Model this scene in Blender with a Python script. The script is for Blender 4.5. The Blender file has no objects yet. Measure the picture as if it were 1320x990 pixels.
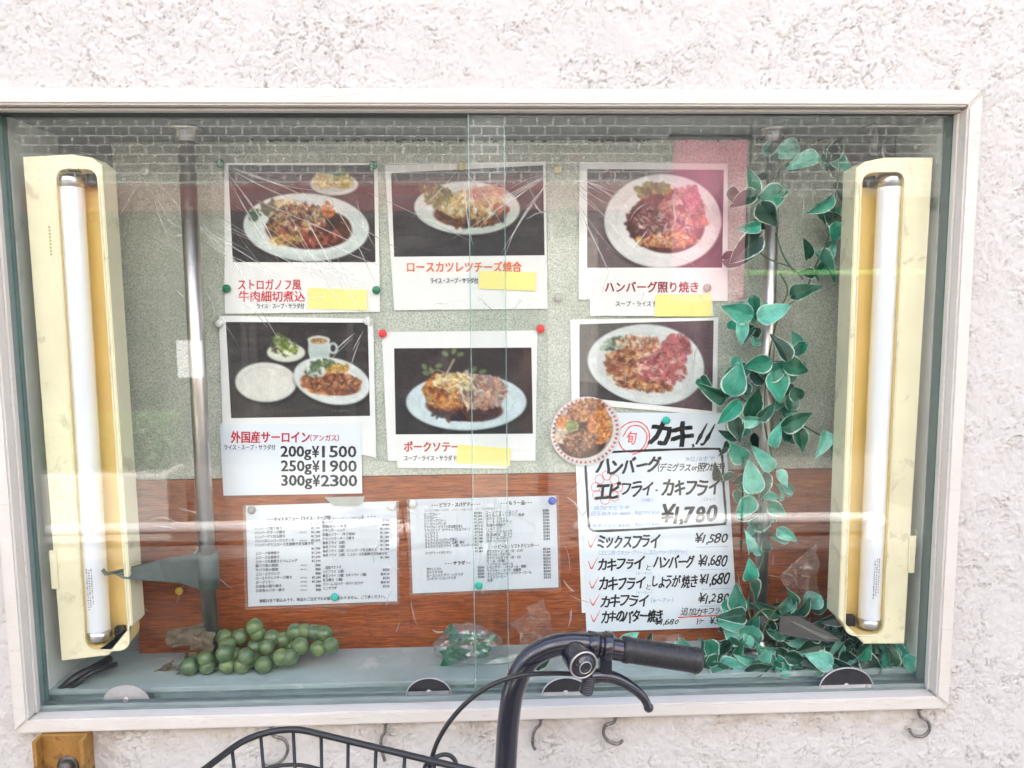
import bpy, bmesh, math, random
import numpy as np
from mathutils import Vector, Matrix
PI = math.pi
R = math.radians
random.seed(7)
rng = np.random.default_rng(11)
sc = bpy.context.scene
COL = sc.collection

# ------------------------------------------------------------------ camera
EYE = Vector((0, -.95, 1.45))
YAW, PITCH, ROLL = -.0361, -.1058, .0072
FPX = 991.0
M3 = Matrix.Rotation(YAW, 3, 'Z') @ Matrix.Rotation(PITCH, 3, 'X') @ Matrix.Rotation(ROLL, 3, 'Y')
cd = bpy.data.cameras.new('camera'); cam = bpy.data.objects.new('camera', cd); COL.objects.link(cam)
cam.matrix_world = Matrix.Translation(EYE) @ M3.to_4x4() @ Matrix.Rotation(PI/2, 4, 'X')
cd.sensor_width = 36; cd.lens = 36*FPX/1320; cd.clip_start = .02; cd.clip_end = 200
sc.camera = cam

def at(px, py, Y=0.0):
    d = M3 @ Vector(((px-660)/FPX, 1, -(py-495)/FPX))
    return EYE + d*((Y-EYE.y)/d.y)
def at_z(px, py, z):
    d = M3 @ Vector(((px-660)/FPX, 1, -(py-495)/FPX))
    return EYE + d*((z-EYE.z)/d.z)

# ------------------------------------------------------------------ light
SUN_EL = 52
w = bpy.data.worlds.new('World'); sc.world = w; w.use_nodes = True
nt = w.node_tree; bg = nt.nodes['Background']
sky = nt.nodes.new('ShaderNodeTexSky'); sky.sky_type = 'NISHITA'; sky.sun_disc = False
sky.sun_elevation = R(SUN_EL); sky.sun_rotation = R(12); sky.dust_density = 4; sky.ozone_density = .4; sky.air_density = .8
nt.links.new(sky.outputs[0], bg.inputs[0]); bg.inputs[1].default_value = .15
sd = bpy.data.lights.new('sun', 'SUN'); sd.energy = 5.0; sd.angle = R(.5); sd.color = (1, .955, .91)
sun = bpy.data.objects.new('sun', sd); COL.objects.link(sun)
sv = Vector((math.sin(R(12))*math.cos(R(SUN_EL)), math.cos(R(12))*math.cos(R(SUN_EL)), math.sin(R(SUN_EL))))
sun.rotation_euler = (-sv).to_track_quat('-Z', 'Y').to_euler(); sun.location = (0, 6, 8)
sc.view_settings.view_transform = 'Standard'; sc.view_settings.look = 'None'
sc.view_settings.exposure = 2.72; sc.view_settings.gamma = 1
cy = sc.cycles
cy.max_bounces = 10; cy.diffuse_bounces = 5; cy.glossy_bounces = 5; cy.transparent_max_bounces = 24
cy.transmission_bounces = 6; cy.caustics_reflective = False; cy.caustics_refractive = False
cy.sample_clamp_indirect = 6

# ------------------------------------------------------------------ node helpers
def lin(c):
    return tuple(((x/255)/12.92 if x/255 <= .04045 else ((x/255+.055)/1.055)**2.4) for x in c)
MATS = {}
def new(name):
    m = bpy.data.materials.new(name); m.use_nodes = True
    return m, m.node_tree, m.node_tree.nodes, m.node_tree.links, m.node_tree.nodes['Principled BSDF']
def ramp(nodes, stops):
    r = nodes.new('ShaderNodeValToRGB'); e = r.color_ramp.elements
    while len(e) < len(stops): e.new(.5)
    for i, (p, c) in enumerate(stops):
        e[i].position = p; e[i].color = (*c, 1) if len(c) == 3 else c
    return r
def noise(nodes, links, vec, scale, detail=3, rough=.5, dist=0):
    n = nodes.new('ShaderNodeTexNoise'); n.inputs['Scale'].default_value = scale
    n.inputs['Detail'].default_value = detail; n.inputs['Roughness'].default_value = rough
    n.inputs['Distortion'].default_value = dist; links.new(vec, n.inputs['Vector']); return n
def mat(name, col, rough=.5, metal=0, var=.12, scale=40, bump=0, bscale=200, coat=0, stretch=None, spots=None, spec=.5, trans=0):
    """a principled surface whose colour wanders and whose relief is finely uneven"""
    if name in MATS: return MATS[name]
    m, t, N, L, b = new(name)
    tc = N.new('ShaderNodeTexCoord'); vec = tc.outputs['Object']
    if stretch:
        mp = N.new('ShaderNodeMapping'); mp.inputs['Scale'].default_value = stretch; L.new(vec, mp.inputs[0]); vec = mp.outputs[0]
    n = noise(N, L, vec, scale, 4, .6)
    r = ramp(N, [(.25, tuple(max(0, x*(1-var)) for x in col)), (.75, tuple(min(1, x*(1+var)) for x in col))])
    L.new(n.outputs[0], r.inputs[0]); out = r.outputs[0]
    if spots:
        scol, sscale, thr, amt = spots
        n2 = noise(N, L, vec, sscale, 6, .65, .4)
        r2 = ramp(N, [(thr, (0, 0, 0)), (min(1, thr+.08), (amt, amt, amt))])
        L.new(n2.outputs[0], r2.inputs[0])
        mx = N.new('ShaderNodeMix'); mx.data_type = 'RGBA'; L.new(r2.outputs[0], mx.inputs[0])
        L.new(out, mx.inputs[6]); mx.inputs[7].default_value = (*scol, 1); out = mx.outputs[2]
    L.new(out, b.inputs['Base Color'])
    b.inputs['Roughness'].default_value = rough; b.inputs['Metallic'].default_value = metal
    b.inputs['Coat Weight'].default_value = coat; b.inputs['Specular IOR Level'].default_value = spec
    if trans: b.inputs['Subsurface Weight'].default_value = trans; b.inputs['Subsurface Scale'].default_value = .01
    if bump:
        n3 = noise(N, L, vec, bscale, 3, .6); bp = N.new('ShaderNodeBump')
        bp.inputs['Strength'].default_value = bump; bp.inputs['Distance'].default_value = .001
        L.new(n3.outputs[0], bp.inputs['Height']); L.new(bp.outputs[0], b.inputs['Normal'])
    MATS[name] = m; return m
def attr_mat(name, rough=.5, coat=0.0):
    if name in MATS: return MATS[name]
    m, t, N, L, b = new(name)
    a = N.new('ShaderNodeAttribute'); a.attribute_name = 'ink'; L.new(a.outputs['Color'], b.inputs['Base Color'])
    b.inputs['Roughness'].default_value = rough; b.inputs['Coat Weight'].default_value = coat
    MATS[name] = m; return m
def clear_mat(name, tint, f0=.045, rough=0.0, haze=0.0, hcol=(1, 1, 1), dirt=0.0):
    """thin clear sheet: transparent body, Schlick reflection, optional milky part"""
    if name in MATS: return MATS[name]
    m = bpy.data.materials.new(name); m.use_nodes = True
    N = m.node_tree.nodes; L = m.node_tree.links; N.clear()
    out = N.new('ShaderNodeOutputMaterial')
    tr = N.new('ShaderNodeBsdfTransparent'); tr.inputs[0].default_value = (*tint, 1)
    gl = N.new('ShaderNodeBsdfGlossy'); gl.inputs['Roughness'].default_value = rough
    lw = N.new('ShaderNodeLayerWeight'); lw.inputs[0].default_value = .5
    p = N.new('ShaderNodeMath'); p.operation = 'POWER'; L.new(lw.outputs['Facing'], p.inputs[0]); p.inputs[1].default_value = 5
    q = N.new('ShaderNodeMath'); q.operation = 'MULTIPLY_ADD'; L.new(p.outputs[0], q.inputs[0])
    q.inputs[1].default_value = 1-f0; q.inputs[2].default_value = f0
    body = tr.outputs[0]
    if haze or dirt:
        df = N.new('ShaderNodeBsdfDiffuse'); df.inputs[0].default_value = (*hcol, 1)
        mh = N.new('ShaderNodeMixShader'); L.new(tr.outputs[0], mh.inputs[1]); L.new(df.outputs[0], mh.inputs[2])
        mh.inputs[0].default_value = haze
        if dirt:
            tc = N.new('ShaderNodeTexCoord')
            n = noise(N, L, tc.outputs['Object'], 5, 6, .65, .8)
            r = ramp(N, [(.42, (haze,)*3), (.75, (haze+dirt,)*3)]); L.new(n.outputs[0], r.inputs[0]); L.new(r.outputs[0], mh.inputs[0])
        body = mh.outputs[0]
    mx = N.new('ShaderNodeMixShader'); L.new(q.outputs[0], mx.inputs[0]); L.new(body, mx.inputs[1]); L.new(gl.outputs[0], mx.inputs[2])
    L.new(mx.outputs[0], out.inputs[0]); MATS[name] = m; return m

# ------------------------------------------------------------------ geometry helpers
BASE = {}
def tag(o, label=None, cat=None, group=None, kind=None):
    if label: o['label'] = label
    if cat: o['category'] = cat
    if group: o['group'] = group
    if kind: o['kind'] = kind
    return o
def thing(name, base, label, cat, group=None):
    o = bpy.data.objects.new(name, None); o.empty_display_size = .03; o.location = base; COL.objects.link(o)
    BASE[o.name] = Vector(base); return tag(o, label, cat, group)
def mesh_obj(name, me, m=None, parent=None, origin=None):
    """me is in world coordinates; the object is put in its parent's frame"""
    o = bpy.data.objects.new(name, me); COL.objects.link(o)
    if m is not None and not me.materials:
        for k in (m if isinstance(m, (list, tuple)) else [m]): me.materials.append(k)
    pb = BASE[parent.name] if parent else Vector((0, 0, 0))
    if origin is None:
        if len(me.vertices):
            co = np.empty(len(me.vertices)*3); me.vertices.foreach_get('co', co); co = co.reshape(-1, 3)
            mn, mx = co.min(0), co.max(0); origin = Vector(((mn[0]+mx[0])/2, (mn[1]+mx[1])/2, mn[2]))
        else: origin = Vector((0, 0, 0))
    origin = Vector(origin); me.transform(Matrix.Translation(-origin))
    if parent: o.parent = parent
    o.location = origin-pb; BASE[o.name] = origin
    return o
def obj(name, bm, m=None, parent=None, smooth=False, origin=None):
    me = bpy.data.meshes.new(name); bm.normal_update(); bm.to_mesh(me); bm.free()
    if smooth: me.polygons.foreach_set('use_smooth', [True]*len(me.polygons))
    return mesh_obj(name, me, m, parent, origin)
def box(bm, a, b, bev=0.0, mi=0, seg=2):
    a = Vector(a); b = Vector(b); c = (a+b)/2; s = b-a
    r = bmesh.ops.create_cube(bm, size=1, matrix=Matrix.Translation(c) @ Matrix.Diagonal((abs(s.x), abs(s.y), abs(s.z), 1)))
    fs = list({f for v in r['verts'] for f in v.link_faces})
    for f in fs: f.material_index = mi
    if bev:
        es = list({e for v in r['verts'] for e in v.link_edges})
        bmesh.ops.bevel(bm, geom=es, offset=bev, segments=seg, profile=.6, affect='EDGES', material=mi)
def prism(bm, pts, dirv, mi=0):
    """closed outline (world points) extruded along dirv"""
    d = Vector(dirv); a = [bm.verts.new(Vector(p)) for p in pts]; b = [bm.verts.new(Vector(p)+d) for p in pts]
    fs = [bm.faces.new(a), bm.faces.new(b[::-1])]
    n = len(pts)
    for i in range(n): fs.append(bm.faces.new((a[i], b[i], b[(i+1) % n], a[(i+1) % n])))
    for f in fs: f.material_index = mi
    return fs
def tube(bm, pts, rad, seg=12, cap=True, mi=0, closed=False):
    pts = [Vector(p) for p in pts]; n = len(pts)
    rads = rad if isinstance(rad, (list, tuple)) else [rad]*n
    rings = []; up = None
    for i, p in enumerate(pts):
        if closed: t = (pts[(i+1) % n]-pts[i-1]).normalized()
        else: t = (pts[min(i+1, n-1)]-pts[max(i-1, 0)]).normalized()
        if up is None:
            up = Vector((0, 0, 1)) if abs(t.z) < .9 else Vector((1, 0, 0))
        s = t.cross(up).normalized(); up = s.cross(t).normalized()
        rings.append([bm.verts.new(p+(s*math.cos(2*PI*k/seg)+up*math.sin(2*PI*k/seg))*rads[i]) for k in range(seg)])
    for i in range(n if closed else n-1):
        A = rings[i]; B = rings[(i+1) % n]
        for k in range(seg):
            f = bm.faces.new((A[k], A[(k+1) % seg], B[(k+1) % seg], B[k])); f.smooth = True; f.material_index = mi
    if cap and not closed:
        bm.faces.new(rings[0][::-1]).material_index = mi; bm.faces.new(rings[-1]).material_index = mi
def smooth_path(pts, k=6):
    pts = [Vector(p) for p in pts]; out = []; n = len(pts)
    for i in range(n-1):
        p0 = pts[max(i-1, 0)]; p1 = pts[i]; p2 = pts[i+1]; p3 = pts[min(i+2, n-1)]
        for j in range(k):
            t = j/k
            out.append(.5*((2*p1)+(p2-p0)*t+(2*p0-5*p1+4*p2-p3)*t*t+(3*p1-p0-3*p2+p3)*t**3))
    out.append(pts[-1]); return out
def lathe(bm, prof, mtx, seg=24, mi=0):
    """prof: (radius, height) pairs about the local z axis"""
    rings = []
    for r, h in prof:
        if r < 1e-6: rings.append([bm.verts.new(mtx @ Vector((0, 0, h)))])
        else: rings.append([bm.verts.new(mtx @ Vector((r*math.cos(2*PI*k/seg), r*math.sin(2*PI*k/seg), h))) for k in range(seg)])
    for A, B in zip(rings, rings[1:]):
        for k in range(seg):
            q = (k+1) % seg
            if len(A) == 1 and len(B) == 1: continue
            if len(A) == 1: f = bm.faces.new((A[0], B[q], B[k]))
            elif len(B) == 1: f = bm.faces.new((A[k], A[q], B[0]))
            else: f = bm.faces.new((A[k], A[q], B[q], B[k]))
            f.smooth = True; f.material_index = mi
def aim(loc, direction, roll=0):
    return Matrix.Translation(loc) @ Vector(direction).to_track_quat('Z', 'Y').to_matrix().to_4x4() @ Matrix.Rotation(roll, 4, 'Z')

# numpy value noise
def vnoise(x, y, seed=0):
    xi = np.floor(x).astype(np.int64); yi = np.floor(y).astype(np.int64); fx = x-xi; fy = y-yi
    fx = fx*fx*fx*(fx*(fx*6-15)+10); fy = fy*fy*fy*(fy*(fy*6-15)+10)
    def h(a, b):
        v = (a*374761393+b*668265263+seed*974711) & 0xffffffff
        v = ((v ^ (v >> 13))*1274126177) & 0xffffffff
        return ((v ^ (v >> 16)) & 0xffff)/65535.0
    return (h(xi, yi)*(1-fx)*(1-fy)+h(xi+1, yi)*fx*(1-fy)+h(xi, yi+1)*(1-fx)*fy+h(xi+1, yi+1)*fx*fy)*2-1
def fbm(x, y, o=3, seed=0):
    s = 0; a = 1; t = 0
    for i in range(o): s = s+a*vnoise(x*2**i, y*2**i, seed+i*17); t += a; a *= .5
    return s/t

# ------------------------------------------------------------------ materials
M_wall = None
def stucco_mat():
    m, t, N, L, b = new('stucco_paint')
    tc = N.new('ShaderNodeTexCoord'); v = tc.outputs['Object']
    a = N.new('ShaderNodeAttribute'); a.attribute_name = 'crease'
    n = noise(N, L, v, 3, 4, .6); r = ramp(N, [(.3, (.53, .512, .485)), (.7, (.575, .558, .535))]); L.new(n.outputs[0], r.inputs[0])
    n2 = noise(N, L, v, 14, 6, .7, .5); r2 = ramp(N, [(.58, (0, 0, 0)), (.72, (.35, .35, .35))]); L.new(n2.outputs[0], r2.inputs[0])
    mx = N.new('ShaderNodeMix'); mx.data_type = 'RGBA'; L.new(r2.outputs[0], mx.inputs[0]); L.new(r.outputs[0], mx.inputs[6]); mx.inputs[7].default_value = (.52, .485, .45, 1)
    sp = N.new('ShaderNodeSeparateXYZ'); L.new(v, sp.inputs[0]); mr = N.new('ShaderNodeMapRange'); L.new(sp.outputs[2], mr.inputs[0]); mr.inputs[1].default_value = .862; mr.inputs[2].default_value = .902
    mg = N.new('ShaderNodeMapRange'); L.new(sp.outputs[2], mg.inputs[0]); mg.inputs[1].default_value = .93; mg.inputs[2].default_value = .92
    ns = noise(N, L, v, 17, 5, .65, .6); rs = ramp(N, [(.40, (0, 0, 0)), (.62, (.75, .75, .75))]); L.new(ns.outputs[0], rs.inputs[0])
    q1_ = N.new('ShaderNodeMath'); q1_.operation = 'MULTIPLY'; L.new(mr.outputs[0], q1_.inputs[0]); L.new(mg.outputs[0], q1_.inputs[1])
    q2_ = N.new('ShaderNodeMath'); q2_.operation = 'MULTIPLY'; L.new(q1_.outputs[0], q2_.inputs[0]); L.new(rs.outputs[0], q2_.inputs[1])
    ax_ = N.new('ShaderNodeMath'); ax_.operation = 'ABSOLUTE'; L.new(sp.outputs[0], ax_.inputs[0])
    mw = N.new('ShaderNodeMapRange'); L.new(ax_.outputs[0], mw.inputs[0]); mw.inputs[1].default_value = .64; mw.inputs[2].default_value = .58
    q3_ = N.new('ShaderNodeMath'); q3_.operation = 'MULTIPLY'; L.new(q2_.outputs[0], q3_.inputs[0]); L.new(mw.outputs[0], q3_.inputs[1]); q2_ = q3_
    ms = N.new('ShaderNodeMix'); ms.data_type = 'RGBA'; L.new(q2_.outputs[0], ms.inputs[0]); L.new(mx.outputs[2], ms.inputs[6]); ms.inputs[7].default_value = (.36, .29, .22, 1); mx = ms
    m2 = N.new('ShaderNodeMix'); m2.data_type = 'RGBA'; L.new(a.outputs['Fac'], m2.inputs[0]); L.new(mx.outputs[2], m2.inputs[6]); m2.inputs[7].default_value = (.17, .155, .15, 1)  # grooves also coloured darker, painting in the shade of the cavities
    L.new(m2.outputs[2], b.inputs['Base Color']); b.inputs['Roughness'].default_value = .75
    n3 = noise(N, L, v, 260, 4, .6, .6); n4 = noise(N, L, v, 90, 3, .5, 1.2)
    ad = N.new('ShaderNodeMath'); ad.operation = 'MULTIPLY_ADD'; L.new(n4.outputs[0], ad.inputs[0]); ad.inputs[1].default_value = .5; L.new(n3.outputs[0], ad.inputs[2])
    bp = N.new('ShaderNodeBump'); bp.inputs['Strength'].default_value = .7; bp.inputs['Distance'].default_value = .0008
    L.new(ad.outputs[0], bp.inputs['Height']); L.new(bp.outputs[0], b.inputs['Normal'])
    return m
M_wall = stucco_mat()
def frame_mat():
    m, t, N, L, b = new('old_white_paint')
    tc = N.new('ShaderNodeTexCoord'); v = tc.outputs['Object']
    n = noise(N, L, v, 9, 5, .6); r = ramp(N, [(.3, (.60, .56, .50)), (.7, (.64, .61, .56))]); L.new(n.outputs[0], r.inputs[0])
    mp = N.new('ShaderNodeMapping'); mp.inputs['Scale'].default_value = (9, 60, 60); L.new(v, mp.inputs[0])
    n2 = noise(N, L, mp.outputs[0], 2.2, 7, .75, .8); r2 = ramp(N, [(.58, (0, 0, 0)), (.66, (.38, .38, .38))]); L.new(n2.outputs[0], r2.inputs[0])
    mx = N.new('ShaderNodeMix'); mx.data_type = 'RGBA'; L.new(r2.outputs[0], mx.inputs[0]); L.new(r.outputs[0], mx.inputs[6]); mx.inputs[7].default_value = (.36, .31, .25, 1)
    L.new(mx.outputs[2], b.inputs['Base Color']); b.inputs['Roughness'].default_value = .5
    bp = N.new('ShaderNodeBump'); bp.inputs['Strength'].default_value = .55; bp.inputs['Distance'].default_value = .0012
    L.new(n2.outputs[0], bp.inputs['Height']); L.new(bp.outputs[0], b.inputs['Normal'])
    return m
M_frame = frame_mat()
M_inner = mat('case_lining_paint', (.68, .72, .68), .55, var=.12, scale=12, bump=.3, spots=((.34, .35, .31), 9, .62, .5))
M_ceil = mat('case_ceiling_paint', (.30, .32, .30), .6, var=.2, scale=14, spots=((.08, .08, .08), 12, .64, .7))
M_floor = mat('case_floor_board', (.38, .46, .45), .35, var=.25, scale=10, bump=.3, bscale=90, spots=((.62, .66, .63), 16, .6, .6))
def speckle_mat():
    m, t, N, L, b = new('speckled_hardboard')
    tc = N.new('ShaderNodeTexCoord'); v = tc.outputs['Object']
    n = noise(N, L, v, 470, 3, .7); r = ramp(N, [(.28, lin((138, 142, 128))), (.45, lin((186, 190, 178))), (.56, lin((208, 212, 200))), (.74, lin((240, 243, 234)))]); L.new(n.outputs[0], r.inputs[0])
    n2 = noise(N, L, v, 7, 5, .7); r2 = ramp(N, [(.35, (.78, .81, .77)), (.65, (1, 1, 1))]); L.new(n2.outputs[0], r2.inputs[0])
    mx = N.new('ShaderNodeMix'); mx.data_type = 'RGBA'; mx.blend_type = 'MULTIPLY'; mx.inputs[0].default_value = 1
    L.new(r.outputs[0], mx.inputs[6]); L.new(r2.outputs[0], mx.inputs[7]); L.new(mx.outputs[2], b.inputs['Base Color'])
    b.inputs['Roughness'].default_value = .8; return m
M_speck = speckle_mat()
def wood_mat():
    m, t, N, L, b = new('reddish_wood_veneer')
    tc = N.new('ShaderNodeTexCoord'); v = tc.outputs['Object']
    mp = N.new('ShaderNodeMapping'); mp.inputs['Scale'].default_value = (1.3, 1, 17); L.new(v, mp.inputs[0])
    n0 = noise(N, L, mp.outputs[0], 3, 4, .6, 1.5)
    n = noise(N, L, mp.outputs[0], 22, 5, .7, .9)
    r = ramp(N, [(.30, lin((88, 38, 12))), (.47, lin((148, 72, 26))), (.60, lin((182, 98, 40))), (.78, lin((208, 126, 62)))]); L.new(n.outputs[0], r.inputs[0])
    r0 = ramp(N, [(.3, (.68, .64, .62)), (.7, (1, 1, 1))]); L.new(n0.outputs[0], r0.inputs[0])
    mx = N.new('ShaderNodeMix'); mx.data_type = 'RGBA'; mx.blend_type = 'MULTIPLY'; mx.inputs[0].default_value = 1
    L.new(r.outputs[0], mx.inputs[6]); L.new(r0.outputs[0], mx.inputs[7]); L.new(mx.outputs[2], b.inputs['Base Color'])
    b.inputs['Roughness'].default_value = .45; return m
M_wood = wood_mat()
M_glass = clear_mat('window_glass', (.985, .998, .994), .036, 0, .0, (.75, .92, 1), .006)
M_gedge = mat('green_glass_edge', (.10, .26, .22), .15, var=.3, scale=60)
M_film = clear_mat('plastic_film', (.998, .999, .998), .022, .12, .002)
M_crease = clear_mat('whitened_glint_crease', (1, 1, 1), .10, .3, .26)  # white haze paints glints along the folds, besides stress whitening
M_lam = clear_mat('laminate_pouch', (.99, .99, .99), .03, .08, .05)
M_cream = mat('aged_cream_enamel', lin((234, 226, 192)), .42, var=.12, scale=7, bump=.2, spots=((.40, .33, .20), 22, .56, .4))
M_yell = mat('yellowed_reflector', lin((240, 212, 140)), .4, var=.06, scale=9)
M_tubeg = mat('fluorescent_tube_glass', (.80, .83, .87), .15, var=.02, scale=9, coat=.5)
M_alu = mat('tube_end_metal', (.55, .55, .56), .3, 1, var=.1)
M_black = mat('black_plastic', (.018, .018, .02), .4, var=.2, bump=.2)
M_chrome = mat('chromed_tube', (.60, .55, .51), .38, 1, var=.08, scale=20)
M_bracket = mat('grey_green_bracket_paint', (.10, .125, .11), .45, var=.15, scale=50, bump=.2)
M_paper = mat('white_paper', (.86, .87, .88), .6, var=.03, scale=15)
M_paper2 = mat('warm_white_paper', (.86, .86, .84), .6, var=.03, scale=15)
M_blue = mat('cool_white_paper', (.78, .84, .90), .55, var=.03, scale=12)
M_sticky = mat('yellow_sticky_paper', lin((250, 238, 150)), .6, var=.03, scale=25)
def ink(name, c): return mat('ink_'+name, lin(c), .5, var=.1, scale=300)
I_red = ink('red', (205, 40, 60)); I_crim = ink('crimson', (190, 22, 50)); I_org = ink('orange', (235, 120, 70)); I_dk = ink('navy', (28, 38, 62))
I_blk = ink('black', (14, 16, 20)); I_maroon = ink('maroon', (150, 35, 40)); I_brn = ink('terracotta', (205, 85, 65)); I_pen = ink('red_marker', (235, 80, 60)); I_pale = ink('pale_blue', (130, 165, 205))

# ------------------------------------------------------------------ the setting
gm = mat('asphalt', (.055, .055, .058), .85, var=.3, scale=120, bump=.6, bscale=300)
bm = bmesh.new(); v = [bm.verts.new(p) for p in ((-60, -60, 0), (60, -60, 0), (60, 30, 0), (-60, 30, 0))]; bm.faces.new(v)
tag(obj('ground', bm, gm), kind='structure')
bm = bmesh.new(); box(bm, (-8, -1.35, .004), (8, .0, .12), .01); tag(obj('pavement', bm, mat('concrete_paving', (.33, .32, .31), .85, var=.15, scale=20, bump=.5)), kind='structure')

# case extents (all in metres; z given from the ground)
XL, XR, ZB, ZT = -.604, .614, .907, 1.7044      # outer frame
FW = .0185
IL, IR, IB, IT = XL+FW, XR-FW, ZB+FW, ZT-.020      # opening
FL = ZB+.031                                     # top of the case floor
DEPTH = .166
WY = .014                                        # stucco face
def lines(lo, hi, flo, fhi, step, ext):
    a = list(np.arange(flo, fhi, step)); out = []
    x = flo; s = step
    while x > lo: s *= 1.35; x -= s; out.append(max(x, lo))
    left = out[::-1]; x = a[-1]; s = step; right = []
    while x < hi: s *= 1.35; x += s; right.append(min(x, hi))
    return np.array(left+a+right)
def build_wall():
    xs = lines(-3.5, 3.5, -.72, .76, .00145, 0); zs = lines(0.0, 4.2, .80, 1.90, .00145, 0)
    # snap lines to the hole
    hx0, hx1, hz0, hz1 = XL+.01, XR-.01, ZB+.01, ZT-.01
    X, Z = np.meshgrid(xs, zs, indexing='ij')
    wx = X*1000+fbm(X*110, Z*110, 2, 5)*9; wz = Z*1000+fbm(X*110, Z*110, 2, 9)*9
    n1 = fbm(wx/12, wz/16, 3, 1); n2 = fbm(wx/6, wz/8, 2, 40)
    msk = np.clip(.62+1.6*fbm(X*26, Z*22, 3, 77), 0.12, 1)
    cr1 = np.clip(1-np.abs(n1)/.055, 0, 1)*msk; cr2 = np.clip(1-np.abs(n2)/.08, 0, 1)*np.clip(.7+2*fbm(X*38, Z*34, 2, 12), 0.05, 1)
    lump = fbm(X*60, Z*60, 3, 33)
    plate = np.where(n1 > 0, .0006, 0)*msk
    hgt = plate+fbm(X*150, Z*150, 2, 61)*.0007+lump*.0010-cr1*.0024-cr2*.0013+np.where(n2 > 0, .0006, 0)*msk+np.clip(n2, 0, 1)*.0008*msk
    fine = np.minimum(np.clip((X+.78)/.05, 0, 1)*np.clip((.82-X)/.05, 0, 1), np.clip((Z-.74)/.05, 0, 1)*np.clip((1.95-Z)/.05, 0, 1))
    Y = WY-hgt*np.where(fine > 0, 1, .4)
    Y = np.minimum(Y, WY+.003)
    nx, nz = X.shape
    co = np.stack([X, Y, Z], -1).reshape(-1, 3)
    idx = np.arange(nx*nz).reshape(nx, nz)
    cx = (xs[:-1]+xs[1:])/2; cz = (zs[:-1]+zs[1:])/2
    CX, CZ = np.meshgrid(cx, cz, indexing='ij')
    keep = ~((CX > hx0) & (CX < hx1) & (CZ > hz0) & (CZ < hz1))
    q = np.stack([idx[:-1, :-1], idx[1:, :-1], idx[1:, 1:], idx[:-1, 1:]], -1)[keep]
    used = np.zeros(nx*nz, bool); used[q.ravel()] = True; mp = np.cumsum(used)-1
    co = co[used]; q = mp[q]
    crease = (np.clip(cr1*1.0+cr2*.75, 0, 1)**1.4*.44).reshape(-1)[used]
    me = bpy.data.meshes.new('stucco_wall'); n = len(q)
    me.vertices.add(len(co)); me.vertices.foreach_set('co', co.ravel())
    me.loops.add(n*4); me.loops.foreach_set('vertex_index', q.ravel().astype(np.int32))
    me.polygons.add(n); me.polygons.foreach_set('loop_start', np.arange(0, n*4, 4, dtype=np.int32))
    me.polygons.foreach_set('use_smooth', np.ones(n, bool))
    me.update(calc_edges=True)
    a = me.attributes.new('crease', 'FLOAT', 'POINT'); a.data.foreach_set('value', crease.astype(np.float32))
    return me
wall = thing('stucco_wall', (0, .1, 0), 'rough white stucco wall around the display case', 'wall')
mesh_obj('stucco_face', build_wall(), M_wall, wall)
bm = bmesh.new()
box(bm, (-3.5, .04, 0), (XL-.02, .34, 4.19)); box(bm, (XR+.02, .04, 0), (3.5, .34, 4.19))
box(bm, (XL-.02, .04, ZT+.02), (XR+.02, .34, 4.19)); box(bm, (XL-.02, .04, 0), (XR+.02, .34, ZB-.02))
box(bm, (-3.5, .0, 4.2), (3.5, .36, 4.26), .006)
obj('wall_core', bm, mat('wall_core_render', (.6, .58, .56), .8), wall)

# ------------------------------------------------------------------ the display case
case = thing('display_case', ((XL+XR)/2, .08, ZB), 'white framed wall display case with sliding glass panes holding the menus', 'display case')
def rail(pts, y0, y1, bev=.0025):
    bm = bmesh.new(); fs = prism(bm, [(x, y0, z) for x, z in pts], (0, y1-y0, 0))
    bmesh.ops.recalc_face_normals(bm, faces=bm.faces)
    # subdivide lengthwise so that the worn edge can wander
    bmesh.ops.bevel(bm, geom=list(bm.edges), offset=bev, segments=2, affect='EDGES')
    return bm
g = .0006
def miter(name, pts): return obj(name, rail(pts, 0, .05), M_frame, case)
miter('frame_rail', [(XL, ZT), (XR, ZT), (IR+g, IT+g), (IL-g, IT+g)])
miter('frame_rail', [(XL, ZB), (XR, ZB), (IR+g, IB-g), (IL-g, IB-g)])
miter('frame_stile', [(XL, ZB+.0015), (XL, ZT-.0015), (IL, IT), (IL, IB)])
miter('frame_stile', [(XR, ZB+.0015), (XR, ZT-.0015), (IR, IT), (IR, IB)])
# inner stop bead round the opening
def strip(name, a, b, m, bev=.001):
    bm = bmesh.new(); box(bm, a, b, bev); return obj(name, bm, m, case)
strip('stop_bead', (IL, .013, IT-.0035), (IR, .0245, IT-.0003), M_frame)
strip('stop_bead', (IL, .016, IB+.0005), (IL+.003, .0245, IT-.004), M_frame)
strip('stop_bead', (IR-.003, .016, IB+.0005), (IR, .0245, IT-.004), M_frame)
M_gask2 = mat('grey_glazing_strip', (.20, .24, .23), .5); M_gask = mat('dark_glazing_strip', (.035, .045, .045), .5)
strip('glazing_channel', (IL, .0247, IT-.004), (IR, .046, IT-.0006), M_gask, .0005)
strip('glazing_channel', (IR-.0022, .0247, IB+.001), (IR-.0004, .046, IT-.0045), M_gask2, .0005)
strip('glazing_channel', (IL+.0004, .0247, IB+.001), (IL+.0022, .046, IT-.0045), M_gask2, .0005)
M_track = mat('aluminium_track', (.30, .36, .36), .35, .7, var=.2, scale=30, stretch=(1, 8, 8))
bm = bmesh.new()
box(bm, (IL+.001, .0205, IB-.0003), (IR-.001, .052, IB+.0022)); 
for y in (.0215, .0325, .0485): box(bm, (IL+.001, y, IB+.0023), (IR-.001, y+.0012, IB+.0075))
obj('sliding_track', bm, M_track, case)
strip('case_floor', (IL-.01, .0525, IB-.02), (IR+.01, DEPTH, FL), M_floor)
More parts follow.
